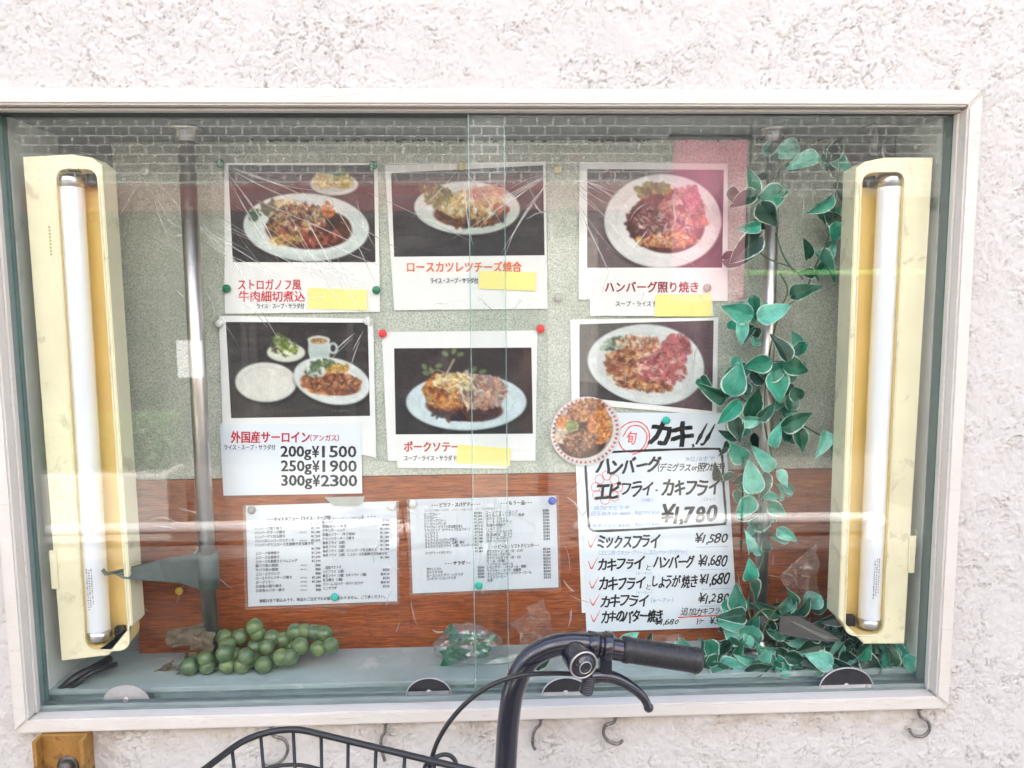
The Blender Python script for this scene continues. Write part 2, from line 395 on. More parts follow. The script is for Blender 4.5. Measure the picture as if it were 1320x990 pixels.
strip('case_ceiling', (IL-.01, .0465, IT), (IR+.01, DEPTH, IT+.02), M_ceil)
strip('side_panel', (IL-.02, .0529, FL+.0002), (IL-.0002, DEPTH, IT-.0002), M_inner)
strip('side_panel', (IR+.0002, .0529, FL+.0002), (IR+.02, DEPTH, IT-.0002), M_inner)
strip('back_panel', (IL-.02, DEPTH+.0005, IB-.02), (IR+.02, DEPTH+.02, IT+.02), mat('case_back_grey', (.30, .31, .30), .6, scale=10))
BY = .158     # face of the boards
def flat_slab(name, quad, y, th, m, parent, bev=.0006):
    bm = bmesh.new(); pts = [at(px, py, y) for px, py in quad]
    prism(bm, pts, (0, th, 0)); bmesh.ops.recalc_face_normals(bm, faces=bm.faces)
    if bev: bmesh.ops.bevel(bm, geom=list(bm.edges), offset=bev, segments=1, affect='EDGES')
    return obj(name, bm, m, parent)
flat_slab('speckled_board', [(143, 183), (1090, 179), (1081, 603.2), (172, 618.7)], BY, .0075, M_speck, case)
flat_slab('wood_board', [(172, 619.8), (1081, 604.2), (1075, 829), (180, 843)], BY-.001, .0085, M_wood, case)
# black crumbs of old sealant along the top of the board
bm = bmesh.new()
for i in range(150):
    px = random.choice((random.uniform(340, 610), random.uniform(150, 1060), random.uniform(760, 840))); p = at(px, 180.5+random.uniform(-1, 2), BY-.0015)
    s = random.uniform(.0007, .0026)
    box(bm, p-Vector((s*random.uniform(.6, 2.2), .0008, s*.5)), p+Vector((s, .0008, s*.5)))
tag(obj('sealant_crumbs', bm, M_black, case), kind='stuff')
# glass panes: right one in front, left one behind, overlapping in the middle
xa = at(607, 500, .026).x; xb = at(653.5, 500, .037).x
def pane(x0, x1, y0, y1):
    bm = bmesh.new(); box(bm, (x0, y0, IB+.0028), (x1, y1, IT-.0005))
    bm.faces.ensure_lookup_table()
    for f in bm.faces: f.material_index = 0 if abs(f.normal.y) > .9 else 1
    o = obj('glass_pane', bm, [M_glass, M_gedge], case); return o
pane_r = pane(xa, IR-.0024, .0236, .0276); pane_l = pane(IL+.0024, xb, .0348, .0388)
M_bev = clear_mat('ground_glass_edge', (.86, .95, .93), .10, .15, .16, (.70, .92, .90))
for x, s_, y0, y1, po in ((xa, 1, .0236, .0276, pane_r), (xb, -1, .0348, .0388, pane_l)):
    bm = bmesh.new(); prism(bm, [(x, y0+.0008, IB+.003), (x+s_*.0011, y0-.0002, IB+.003), (x+s_*.0016, y0-.0002, IB+.003), (x+s_*.0016, y0+.0012, IB+.003)], (0, 0, IT-IB-.004)); bmesh.ops.recalc_face_normals(bm, faces=bm.faces)
    obj('ground_edge', bm, M_bev, po)
# half-round finger pulls standing at the foot of the panes
M_pull = mat('finger_pull_metal', (.50, .49, .49), .35, .5, var=.15, scale=60, bump=.3, spots=((.2, .18, .16), 60, .62, .6))
M_pulld = mat('dark_finger_pull', (.06, .06, .065), .2, .5, var=.3, scale=60)
def pull(px, py, r, yface, pane_o, dark):
    c = at(px, py, yface); c.z = IB+.0024; bm = bmesh.new()
    outer = [(c.x+r*math.cos(a), c.z+r*.80*math.sin(a)) for a in np.linspace(0, PI, 25)]
    prism(bm, [(x, yface-.0016, z) for x, z in outer], (0, .0014, 0)); bmesh.ops.recalc_face_normals(bm, faces=bm.faces)
    o = obj('finger_pull', bm, M_pulld if dark else M_pull, pane_o)
    bm = bmesh.new()
    lathe(bm, [(.0036, 0), (.0036, .0014), (.0022, .0022), (.0012, .0018), (0, .0018)], aim((c.x, yface-.0017, c.z+.0045), (0, -1, 0)), 14)
    if dark:
        rim = [(x, yface-.002, z) for x, z in outer]; tube(bm, rim, .0009, 6)
        box(bm, (c.x-r*.93, yface-.0024, c.z+.001), (c.x+r*.93, yface-.0017, c.z+.0058))
    obj('pull_rivet', bm, M_pull, pane_o)
pull(164, 914, .0305, .0346, pane_l, False); pull(553, 900, .030, .0346, pane_l, True)
pull(729, 894, .032, .0234, pane_r, True); pull(1090, 886, .037, .0234, pane_r, True)

# ------------------------------------------------------------------ fluorescent fixtures
def slot_path(tl, tr, br, bl, r=16, n=6):
    """rounded four-cornered outline in picture units"""
    q = [Vector(p) for p in (tl, tr, br, bl)]; out = []
    for i in range(4):
        p = q[i]; a = q[i-1]; b = q[(i+1) % 4]
        da = (a-p).normalized()*r; db = (b-p).normalized()*r
        for k in range(n+1):
            t = k/n; out.append((1-t)**2*(p+da)+2*t*(1-t)*p+t*t*(p+db))
    return out
def lamp(name, label, outline, slot, rearx, tube_px, side):
    YF, YB = .043, .125
    o3 = [at(x, y, YF) for x, y in outline]; s3 = [at(p[0], p[1], YF) for p in slot]
    base = (sum(p.x for p in o3)/len(o3), YB, min(p.z for p in o3)); root = thing(name, base, label, 'light fixture', 'fluorescent light fixtures in the case')
    # face plate with the slot cut out, via triangle fill
    bm = bmesh.new()
    def loop(ps):
        vs = [bm.verts.new(p) for p in ps]; return vs, [bm.edges.new((vs[i], vs[(i+1) % len(vs)])) for i in range(len(vs))]
    vo, eo = loop(o3); vs_, es = loop(s3)
    r = bmesh.ops.triangle_fill(bm, use_beauty=True, edges=eo+es, normal=(0, -1, 0))
    for f in bm.faces: f.material_index = 0
    # chamfered body behind the plate
    cx = sum(p.x for p in o3)/len(o3); cz = sum(p.z for p in o3)/len(o3)
    prev = vo
    for (yy, ex) in ((YF+.003, 1.0), (.079, 1.0), (.0795, .15), (YB, .12)):
        ring = []
        for p in o3:
            x = cx+(p.x-cx)*(ex if (p.x-cx)*side > 0 or ex > .9 else .7); ring.append(bm.verts.new((x, yy, p.z)))
        for i in range(len(prev)): bm.faces.new((prev[i], prev[(i+1) % len(prev)], ring[(i+1) % len(prev)], ring[i]))
        prev = ring
    bmesh.ops.recalc_face_normals(bm, faces=bm.faces); bmesh.ops.bevel(bm, geom=[e for e in eo if e.is_valid], offset=.0012, segments=2, affect='EDGES')
    obj('housing', bm, M_cream, root)
    # raised lip round the slot
    bm = bmesh.new(); tube(bm, [p+Vector((0, -.0004, 0)) for p in s3], .0013, 6, closed=True); obj('slot_rim', bm, M_cream, root)
    # recessed yellowed reflector
    bm = bmesh.new(); a = [bm.verts.new(p+Vector((0, .001, 0))) for p in s3]; c0 = sum(s3, Vector())/len(s3)
    mid = [bm.verts.new(Vector((c0.x+(p.x-c0.x)*.93, .078, c0.z+(p.z-c0.z)*.992))) for p in s3]
    n = len(a)
    for i in range(n): bm.faces.new((a[i], a[(i+1) % n], mid[(i+1) % n], mid[i]))
    bm.faces.new(mid); bmesh.ops.recalc_face_normals(bm, faces=bm.faces)
    obj('reflector', bm, M_yell, root)
    YT = .0605
    A = at(*tube_px[0], YT); B = at(*tube_px[1], YT); B.x = A.x+(B.x-A.x); d = (B-A).normalized(); Lg = (B-A).length
    bm = bmesh.new(); rr = .0152
    tube(bm, [A+d*.0095, A+d*.012, B-d*.012, B-d*.0095], [rr*.97, rr, rr, rr*.97], 32); t = obj('fluorescent_tube', bm, M_tubeg, root)
    for P, s in ((A, 1), (B, -1)):
        bm = bmesh.new(); tube(bm, [P-d*s*.001, P+d*s*.0005, P+d*s*.0125], [rr*.93, rr*1.02, rr*1.02], 28)
        for k in (-1, 1): tube(bm, [P+Vector((k*.006, 0, 0)), P-d*s*.008+Vector((k*.006, 0, 0))], .0012, 8)
        obj('tube_cap', bm, M_alu, t)
    for P, s in ((A, 1), (B, -1)):
        bm = bmesh.new(); c = P-d*s*.0125
        box(bm, c+Vector((-.015, -.009, -.0055)), c+Vector((.015, .016, .0055)), .002)
        obj('tube_socket', bm, M_yell if s < 0 else mat('brown_socket', (.16, .12, .07), .5), root)
        bm = bmesh.new(); c = P-d*s*.002+Vector((side*.0215, .010, 0))
        box(bm, c+Vector((-.0055, -.002, -.012)), c+Vector((.0065, .008, .012)), .001); obj('end_opening', bm, M_black, root)
    # tiny print along the tube foot
    bm = bmesh.new()
    for row in range(3):
        z = .045+row*.004
        while z < .100:
            l = random.uniform(.0006, .0022)
            P = B-d*z
            ang = R(-12+row*11)*(1)
            px = P.x+rr*math.sin(ang)*1.002; py = P.y-rr*math.cos(ang)*1.012
            box(bm, (px-random.uniform(.0004, .0014), py-.0001, P.z-l/2), (px+.0006, py+.0003, P.z+l/2)); z += l+.0016
    tag(obj('tube_print', bm, mat('grey_print', (.12, .12, .14), .5), t), kind='stuff')
    bm = bmesh.new(); P = (s3[0] if side < 0 else s3[0])
    q = at(*( (1181, 690) if side < 0 else (64, 300)), YF-.0002)
    for k in range(9): box(bm, q+Vector((-.0012, 0, -.028+k*.0042)), q+Vector((.0012, .0004, -.028+k*.0042+.0028)))
    obj('embossed_mark', bm, mat('faded_emboss', lin((190, 176, 120)), .5), root)
    bm = bmesh.new(); q = at(*((1176, 715) if side < 0 else (69, 735)), YF-.003)
    box(bm, q+Vector((-.0045, 0, -.026)), q+Vector((.0045, .003, .026)), .0012); obj('end_clip', bm, M_cream, root)
    return root
lamp('fluorescent_fixture', 'aged cream fluorescent fixture on the right, beside the ivy, with white tube',
     [(1104, 216), (1116, 208), (1141, 203), (1203, 203), (1166, 830), (1114, 830), (1081, 797)],
     slot_path((1110, 222), (1167, 220), (1139, 819), (1088, 819), 17), 1.14, ((1147, 229), (1120, 806)), -1)
lamp('fluorescent_fixture', 'aged cream fluorescent fixture on the left, beside the chrome pole with bracket',
     [(29, 202), (92, 199), (118, 203), (131, 213), (171, 806), (139, 845), (79, 852)],
     slot_path((71, 217), (126, 217), (168, 838), (110, 838), 17), 1.12, ((91, 229), (128, 822)), 1)

# ------------------------------------------------------------------ poles and brackets
def pole(name, label, ptop, pbot, Y, rad):
    a = at(*ptop, Y); root = thing(name, (a.x, Y, FL), label, 'pole', 'chromed poles in the case')
    bm = bmesh.new(); tube(bm, [(a.x, Y, FL+.002), (a.x, Y, IT-.012)], rad, 24); obj('pole_tube', bm, M_chrome, root)
    for z, s in ((IT-.0005, -1), (FL+.0003, 1)):
        bm = bmesh.new(); lathe(bm, [(0, 0), (rad*1.95, 0), (rad*1.95, .0022), (rad*1.6, .0045), (rad*1.28, .006), (rad*1.25, .018), (rad*1.05, .0185)], aim((a.x, Y, z), (0, 0, s)), 28)
        obj('pole_flange', bm, M_chrome, root)
    return root, a.x
p1, x1 = pole('chrome_pole', 'chromed pole at left beside the first poster, carrying a grey bracket', (241, 200), (277, 830), .118, .0112)
p2, x2 = pole('chrome_pole', 'chromed pole at right with ivy twined around it', (997, 200), (980, 800), .118, .0092)
# left shelf bracket
br = thing('shelf_bracket', (x1, .11, at(250, 760, .11).z), 'grey green steel shelf bracket clamped on the left pole', 'bracket')
bm = bmesh.new(); z0 = at(272, 712, .118).z; z1 = at(276, 757, .118).z
tube(bm, [(x1, .118, z1), (x1, .118, z0)], .0150, 24); obj('collar', bm, M_bracket, br)
arm = [(258, 713), (205, 722), (152, 735), (137, 738.5), (133, 733), (130, 736), (135, 742), (148, 740), (158, 746), (180, 748), (212, 750), (234, 752), (252, 758), (262, 757)]
bm = bmesh.new()
pts = []
for i, (px, py) in enumerate(arm):
    t = (262-px)/78; pts.append(at(px, py, .112-.0708*min(1, t)))
prism(bm, pts, (0, .0022, 0)); bmesh.ops.recalc_face_normals(bm, faces=bm.faces); obj('bracket_arm', bm, M_bracket, br)
bm = bmesh.new(); prism(bm, [at(253, 714, .108), at(266, 712, .108), at(268, 757, .108), at(255, 758, .108)], (0, .006, 0)); bmesh.ops.recalc_face_normals(bm, faces=bm.faces)
obj('arm_plate', bm, M_bracket, br)
for q in ((260, 723), (262, 749)):
    bm = bmesh.new(); lathe(bm, [(.0022, 0), (.0018, .001), (0, .0014)], aim(at(*q, .1078), (0, -1, 0)), 10); obj('rivet', bm, M_alu, br)
br = thing('shelf_bracket', (x2, .1, at(1000, 800, .1).z), 'dark folded steel bracket low on the right pole among ivy leaves', 'bracket')
bm = bmesh.new(); prism(bm, [at(1006, 796, .085), at(1030, 795, .08), at(1083, 824, .062), at(1068, 828, .062), at(1004, 818, .085)], (0, .002, .001)); bmesh.ops.recalc_face_normals(bm, faces=bm.faces)
obj('bracket_arm', bm, mat('dark_steel', (.10, .095, .09), .45, .3), br)
bm = bmesh.new(); tube(bm, [at(984, 822, .118), at(985, 790, .118)], .0125, 20); obj('collar', bm, mat('dark_steel', (.1, .1, .1)), br)

# ------------------------------------------------------------------ printed photographs (painted into vertex colours)
class Paint:
    def __init__(s, W, H, bgc):
        s.W, s.H = W, H; s.y, s.x = np.mgrid[0:H, 0:W].astype(float); s.c = np.zeros((H, W, 3))+np.array(bgc, float)
        s.r = np.random.default_rng(W*H+int(sum(bgc)))
    def put(s, m, col): s.c = s.c*(1-m[..., None])+np.array(col, float)*m[..., None]
    def ell(s, cx, cy, rx, ry, col, rot=0, soft=1.0, a=1.0, tex=0):
        c_, s_ = math.cos(rot), math.sin(rot); dx = s.x-cx; dy = s.y-cy
        u = (dx*c_+dy*s_)/rx; v = (-dx*s_+dy*c_)/ry; d = (1-np.sqrt(u*u+v*v))*min(rx, ry)
        m = np.clip(d/soft+.5, 0, 1)*a
        if tex: m = m*(1-tex+tex*(vnoise(s.x/3, s.y/3, 3)*.5+.5))
        s.put(m, col)
    def region(s, x0, y0, x1, y1, col, a=1.0): s.put(((s.x >= x0) & (s.x < x1) & (s.y >= y0) & (s.y < y1))*a, col)
    def bits(s, n, cx, cy, rx, ry, pal, size=(2, 5), el=2.0, ang=None, a=.85, up=0):
        for i in range(int(n*1.7)):
            t = s.r.uniform(0, 2*PI); q = math.sqrt(s.r.uniform(0, 1)); x = cx+rx*q*math.cos(t); y = cy+ry*q*math.sin(t)
            c = np.array(pal[s.r.integers(len(pal))], float)*s.r.uniform(.82, 1.15)
            z = s.r.uniform(*size); an = s.r.uniform(0, PI) if ang is None else ang+s.r.normal()*.35
            R_ = int(z*el)+3; X0, X1 = max(0, int(x)-R_), min(s.W, int(x)+R_); Y0, Y1 = max(0, int(y)-R_), min(s.H, int(y)+R_)
            if X1 <= X0 or Y1 <= Y0: continue
            dx = s.x[Y0:Y1, X0:X1]-x; dy = s.y[Y0:Y1, X0:X1]-y; c_, s_ = math.cos(an), math.sin(an)
            u = (dx*c_+dy*s_)/(z*el*.5); v = (-dx*s_+dy*c_)/(z*.5); m = (np.clip((1-np.sqrt(u*u+v*v))*z*.5+.4, 0, 1)*a)[..., None]
            k = s.c[Y0:Y1, X0:X1]; s.c[Y0:Y1, X0:X1] = k*(1-m)+np.clip(c, 0, 255)*m
    def leaf(s, x, y, l, w, an, col):
        s.ell(x+math.cos(an)*l/2, y-math.sin(an)*l/2, l/2, w/2, col, -an, 1)
        s.ell(x+math.cos(an)*l/2, y-math.sin(an)*l/2, l/2.4, .5, tuple(min(255, c*1.35) for c in col), -an, 1)
    def plate(s, cx, cy, rx, ry, col=(226, 232, 230), rot=0, flute=0):
        s.ell(cx+2, cy+4, rx*1.02, ry*1.03, (22, 20, 22), rot, 5, .7)
        s.ell(cx, cy, rx, ry, tuple(c*.9 for c in col), rot, 1.3); s.ell(cx, cy-.7, rx-1, ry-1.2, col, rot, 1.3)
        if flute:
            dx = s.x-cx; dy = s.y-cy; q = np.sqrt((dx/rx)**2+(dy/ry)**2); an = np.arctan2(dy/ry, dx/rx)
            m = ((q > .84) & (q < .965))*(.5+.5*np.sin(an*flute))*.32*np.clip(dy/ry+.35, 0, 1); s.put(m, (120, 150, 145))
        s.ell(cx, cy, rx*.80, ry*.78, tuple(c*.93 for c in col), rot, 1.2); s.ell(cx, cy+.8, rx*.78, ry*.76, tuple(min(255, c*1.02) for c in col), rot, 1.5)
    def noise(s, k=7, g=10):
        b = s.c.copy()
        for ax in (0, 1): b = (b+np.roll(b, 1, ax)+np.roll(b, -1, ax))/3
        s.c = s.c*.2+b*.8; lum = s.c.mean(-1, keepdims=True); sat = s.c.max(-1, keepdims=True)-s.c.min(-1, keepdims=True)
        s.c = lum+(s.c-lum)*.88; food = np.clip((sat-35)/40, 0, 1)
        s.c = s.c*(1+food*(.26*fbm(s.x/5, s.y/4, 3, 21)[..., None]-.06))
        s.c = s.c+food*np.clip(fbm(s.x/2.6, s.y/2.2, 2, 31)-.38, 0, 1)[..., None]*150
        s.c = s.c*(1+.05*fbm(s.x/g, s.y/g, 2, 6)[..., None])+s.r.normal(0, k, (s.H, s.W, 1))
    def light(s):
        s.c = s.c
STEW = [(70, 30, 20), (110, 60, 35), (160, 105, 55), (60, 25, 20), (140, 50, 40), (190, 140, 80), (90, 70, 50), (45, 22, 18)]
def photo1():
    p = Paint(200, 134, (54, 50, 52)); p.region(0, 0, 200, 38, (72, 30, 32)); p.region(0, 0, 200, 12, (48, 42, 44))
    p.put(np.clip(fbm(p.x/30, p.y/12, 3, 4), 0, 1)*.5, (88, 86, 90))
    p.ell(144, 26, 33, 15, (215, 220, 215)); p.ell(144, 24, 29, 12, (195, 200, 195)); p.bits(80, 130, 21, 15, 9, [(230, 190, 110), (235, 210, 150), (205, 150, 70)], (2, 3), 4)
    p.bits(60, 155, 22, 13, 9, [(215, 180, 40), (180, 150, 30), (230, 200, 90)], (2, 4), 2); p.bits(22, 149, 10, 9, 4, [(60, 95, 40), (90, 120, 50)], (3, 5), 2)
    p.plate(104, 85, 87, 47, (222, 232, 228), .04, 150)
    p.ell(107, 88, 60, 27, (88, 34, 20), .03, 2); p.ell(140, 82, 26, 18, (95, 38, 22), .2, 2)
    p.bits(60, 70, 60, 22, 12, [(225, 200, 140), (235, 215, 165), (210, 175, 110)], (4, 8), 1.8); p.bits(330, 100, 80, 47, 24, STEW, (3, 7), 2.2)
    p.bits(26, 110, 92, 45, 16, [(160, 55, 45), (185, 90, 70)], (4, 7), 1.6); p.bits(60, 95, 72, 35, 17, [(205, 160, 90), (225, 190, 130), (240, 225, 200)], (1.5, 3), 3)
    p.bits(16, 135, 60, 9, 9, [(225, 120, 45)], (3, 5), 1.5); p.bits(50, 75, 102, 24, 7, [(225, 190, 110), (200, 150, 80)], (2, 3), 3)
    for i in range(26): p.leaf(30+i*1.3+p.r.normal()*5, 74-i*.75+p.r.normal()*4, 9, 5, p.r.uniform(0, 3), (60+i, 95, 70))
    p.noise(); return p
def photo2():
    p = Paint(204, 122, (50, 48, 52)); p.region(0, 0, 204, 33, (86, 34, 36)); p.region(0, 0, 204, 10, (46, 42, 46)); p.put(np.clip(fbm(p.x/40, p.y/14, 3, 8), 0, 1)*.45, (96, 90, 100))
    p.plate(100, 54, 71, 37, (222, 228, 222), .06, 140); p.ell(104, 62, 49, 19, (96, 44, 26), .03, 2)
    p.bits(60, 105, 66, 46, 12, [(80, 35, 25), (130, 70, 40), (60, 45, 50)], (4, 8), 2)
    p.ell(104, 50, 43, 19, (226, 206, 150), .06, 3, .95); p.bits(170, 104, 48, 42, 17, [(238, 222, 170), (225, 200, 130), (210, 175, 100), (190, 150, 90), (240, 235, 205)], (4, 9), 1.6)
    p.bits(26, 128, 34, 26, 7, [(215, 150, 130), (225, 180, 150)], (5, 9), 2); p.bits(30, 145, 57, 10, 8, [(190, 105, 50), (150, 75, 35)], (3, 6), 1.5)
    p.bits(18, 100, 68, 36, 7, [(215, 160, 80), (120, 80, 50)], (2, 5), 2.5)
    p.bits(60, 62, 36, 17, 15, [(110, 130, 60), (140, 110, 60), (170, 160, 90), (85, 100, 50)], (2, 5), 2.5); p.bits(20, 45, 25, 11, 6, [(150, 110, 60), (110, 100, 50)], (2, 4), 2)
    p.noise(); return p
def photo3():
    p = Paint(186, 134, (110, 98, 98)); p.region(0, 0, 186, 13, (42, 38, 42)); p.region(150, 0, 186, 134, (80, 62, 72)); p.region(80, 0, 150, 134, (70, 66, 68))
    p.plate(103, 70, 80, 64, (232, 232, 230), .0, 0); p.ell(107, 74, 53, 39, (70, 32, 28), .1, 2)
    p.bits(25, 92, 30, 25, 12, [(190, 150, 70), (120, 130, 60), (85, 90, 45)], (5, 9), 1.6); p.bits(230, 100, 70, 44, 32, [(50, 22, 24), (90, 40, 36), (120, 50, 48), (70, 32, 36), (150, 80, 60)], (4, 9), 2.2)
    p.ell(92, 72, 36, 16, (92, 54, 52), -.25, 4, .7); p.bits(110, 128, 58, 28, 30, [(150, 62, 66), (180, 100, 100), (120, 46, 56), (215, 175, 165), (205, 120, 90)], (4, 9), 2.4)
    p.bits(10, 143, 40, 6, 12, [(180, 80, 96), (195, 105, 115)], (8, 12), 2); p.bits(8, 152, 70, 10, 6, [(210, 110, 84)], (6, 9), 2)
    p.bits(90, 110, 96, 44, 9, [(225, 150, 60), (235, 180, 110), (190, 90, 60)], (2, 4), 3); p.bits(60, 105, 75, 40, 28, [(220, 180, 170), (240, 220, 215)], (1, 2.5), 4)
    p.noise(); return p
def photo4():
    p = Paint(192, 130, (62, 57, 56)); p.region(0, 0, 192, 55, (52, 46, 48)); p.put(np.clip(fbm(p.x/60, p.y/6, 3, 9), 0, 1)*.6, (98, 84, 76))
    p.plate(79, 41, 26, 13, (222, 224, 208)); p.bits(70, 77, 35, 17, 9, [(170, 190, 80), (225, 235, 190), (110, 130, 60), (80, 60, 80)], (3, 5), 2); p.bits(24, 72, 24, 10, 7, [(95, 115, 45), (130, 150, 80)], (2, 3), 4)
    p.ell(124, 38, 15, 20, (190, 206, 200)); p.region(110, 22, 139, 40, (196, 212, 206)); p.ell(124, 24, 15, 6, (214, 226, 220)); p.ell(124, 25, 12, 4.5, (190, 155, 105)); p.bits(18, 124, 25, 10, 3, [(225, 200, 150), (160, 110, 60)], (2, 3), 2)
    p.ell(143, 35, 7, 8, (206, 220, 214)); p.ell(143, 35, 3.6, 5, (60, 55, 55))
    p.plate(50, 81, 42, 27, (228, 226, 216)); p.plate(140, 80, 53, 32, (226, 232, 228), .22)
    p.bits(60, 139, 91, 34, 8, [(230, 165, 90), (240, 190, 120)], (3, 6), 2, .2)
    p.ell(138, 84, 41, 15, (150, 76, 46), .16, 2); p.bits(150, 138, 83, 38, 13, [(160, 84, 50), (190, 110, 66), (120, 58, 36), (205, 130, 80)], (3, 6), 2.8, .2)
    p.bits(60, 140, 80, 36, 10, [(225, 170, 120), (90, 40, 26)], (1, 2), 4, -.9); p.bits(30, 141, 62, 24, 5, [(235, 190, 100), (220, 160, 70)], (5, 8), 1.2); p.bits(30, 128, 56, 16, 6, [(90, 120, 70), (70, 100, 60)], (2, 4), 2)
    p.bits(40, 118, 66, 14, 7, [(230, 228, 220), (90, 120, 80)], (3, 5), 2)
    p.noise(); return p
def photo5():
    p = Paint(190, 122, (58, 48, 50)); p.put(np.clip(fbm(p.x/26, p.y/26, 3, 2)+.1, 0, 1)*.8, (92, 78, 86)); p.region(0, 70, 190, 122, (46, 50, 54), .75); p.put((p.x > 170)*.5, (84, 50, 44))
    p.plate(98, 76, 83, 40, (214, 232, 236)); p.ell(95, 84, 53, 19, (84, 36, 22), .1, 2)
    p.bits(30, 96, 94, 46, 6, [(40, 34, 44), (60, 50, 60), (90, 50, 40)], (4, 8), 2); p.ell(72, 62, 32, 25, (186, 106, 50), 0, 3, .95)
    p.bits(230, 72, 60, 31, 23, [(205, 120, 50), (225, 150, 70), (180, 90, 40), (240, 190, 120), (150, 70, 35)], (3, 7), 2.4); p.bits(170, 122, 62, 31, 22, [(210, 160, 130), (225, 190, 160), (190, 120, 100), (160, 130, 130), (205, 200, 180)], (3, 7), 2)
    p.bits(80, 98, 60, 12, 26, [(240, 225, 200), (120, 80, 70), (225, 190, 150)], (2, 3), 5, 1.4); p.bits(50, 80, 48, 28, 13, [(245, 225, 180), (235, 200, 130)], (2, 4), 3)
    for a, b, an in ((48, 36, 2.9), (52, 36, 1.9), (56, 26, .3), (74, 10, 2.7), (80, 9, 1.2), (86, 10, .2), (44, 30, 2.2), (116, 34, .2), (106, 34, .9)): p.leaf(a, b, 10, 7, an, (104, 122, 74))
    for k in range(18): p.ell(70+k*.7, 38-k*1.3, 1.1, 1.4, (205, 190, 150)); p.ell(50+k*1.2, 30+abs(k-7)*.5, 1.2, .9, (150, 140, 100))
    p.noise(); return p
def photo6():
    p = Paint(186, 122, (98, 94, 90)); p.region(0, 95, 186, 122, (50, 48, 52)); p.region(120, 0, 186, 122, (108, 84, 92)); p.put(np.clip(fbm(p.x/9, p.y/40, 2, 3), 0, 1)*.5, (120, 112, 106))
    p.ell(92, 64, 82, 61, (60, 58, 60), 0, 3, .4); p.ell(92, 62, 81, 59, (226, 232, 228), .08, 1.4); p.ell(92, 62, 68, 48, (214, 220, 216), .08, 2); p.ell(92, 64, 65, 45, (222, 226, 222), .08, 2)
    p.bits(40, 55, 36, 22, 16, [(130, 160, 140), (90, 110, 90), (170, 190, 160)], (4, 8), 1.7)
    p.bits(300, 85, 64, 48, 32, [(190, 130, 80), (210, 155, 105), (165, 95, 60), (225, 180, 140), (180, 90, 70), (140, 75, 50)], (4, 8), 1.8); p.bits(110, 115, 66, 32, 26, [(195, 100, 100), (210, 130, 125), (175, 76, 84), (228, 180, 165)], (4, 8), 2)
    p.bits(22, 132, 36, 18, 14, [(196, 100, 104), (210, 130, 128)], (8, 13), 1.6); p.bits(90, 92, 94, 40, 7, [(120, 60, 44), (190, 110, 70), (220, 170, 110)], (2, 5), 2); p.bits(60, 80, 30, 30, 9, [(180, 110, 80), (230, 200, 170)], (3, 6), 2, 1.4)
    p.noise(); return p
def print_mesh(name, p, quad, Y, parent, m, msk=None, bend=.0006):
    H, W = p.H, p.W; tl, tr, br, bl = [at(x, y, Y) for x, y in quad]
    u = np.linspace(0, 1, W)[None, :, None]; v = np.linspace(0, 1, H)[:, None, None]
    P = (np.array(tl)*(1-u)+np.array(tr)*u)*(1-v)+(np.array(bl)*(1-u)+np.array(br)*u)*v
    P = np.broadcast_to(P, (H, W, 3)).reshape(-1, 3).copy()
    idx = np.arange(H*W).reshape(H, W)
    q = np.stack([idx[:-1, :-1], idx[1:, :-1], idx[1:, 1:], idx[:-1, 1:]], -1)
    q = q.reshape(-1, 4) if msk is None else q[msk[:-1, :-1]]
    c = np.clip(p.c, 3, 250)/255; c = np.where(c <= .04045, c/12.92, ((c+.055)/1.055)**2.4)*.86
    me = bpy.data.meshes.new(name); n = len(q)
    me.vertices.add(len(P)); me.vertices.foreach_set('co', P.ravel()); me.loops.add(n*4); me.loops.foreach_set('vertex_index', q.ravel().astype(np.int32))
    me.polygons.add(n); me.polygons.foreach_set('loop_start', np.arange(0, n*4, 4, dtype=np.int32)); me.update(calc_edges=True)
    a = me.color_attributes.new('ink', 'FLOAT_COLOR', 'POINT'); rgba = np.ones((H*W, 4), np.float32); rgba[:, :3] = c.reshape(-1, 3); a.data.foreach_set('color', rgba.ravel())
    return mesh_obj(name, me, m, parent)
M_print = attr_mat('colour_print', .35, .25)

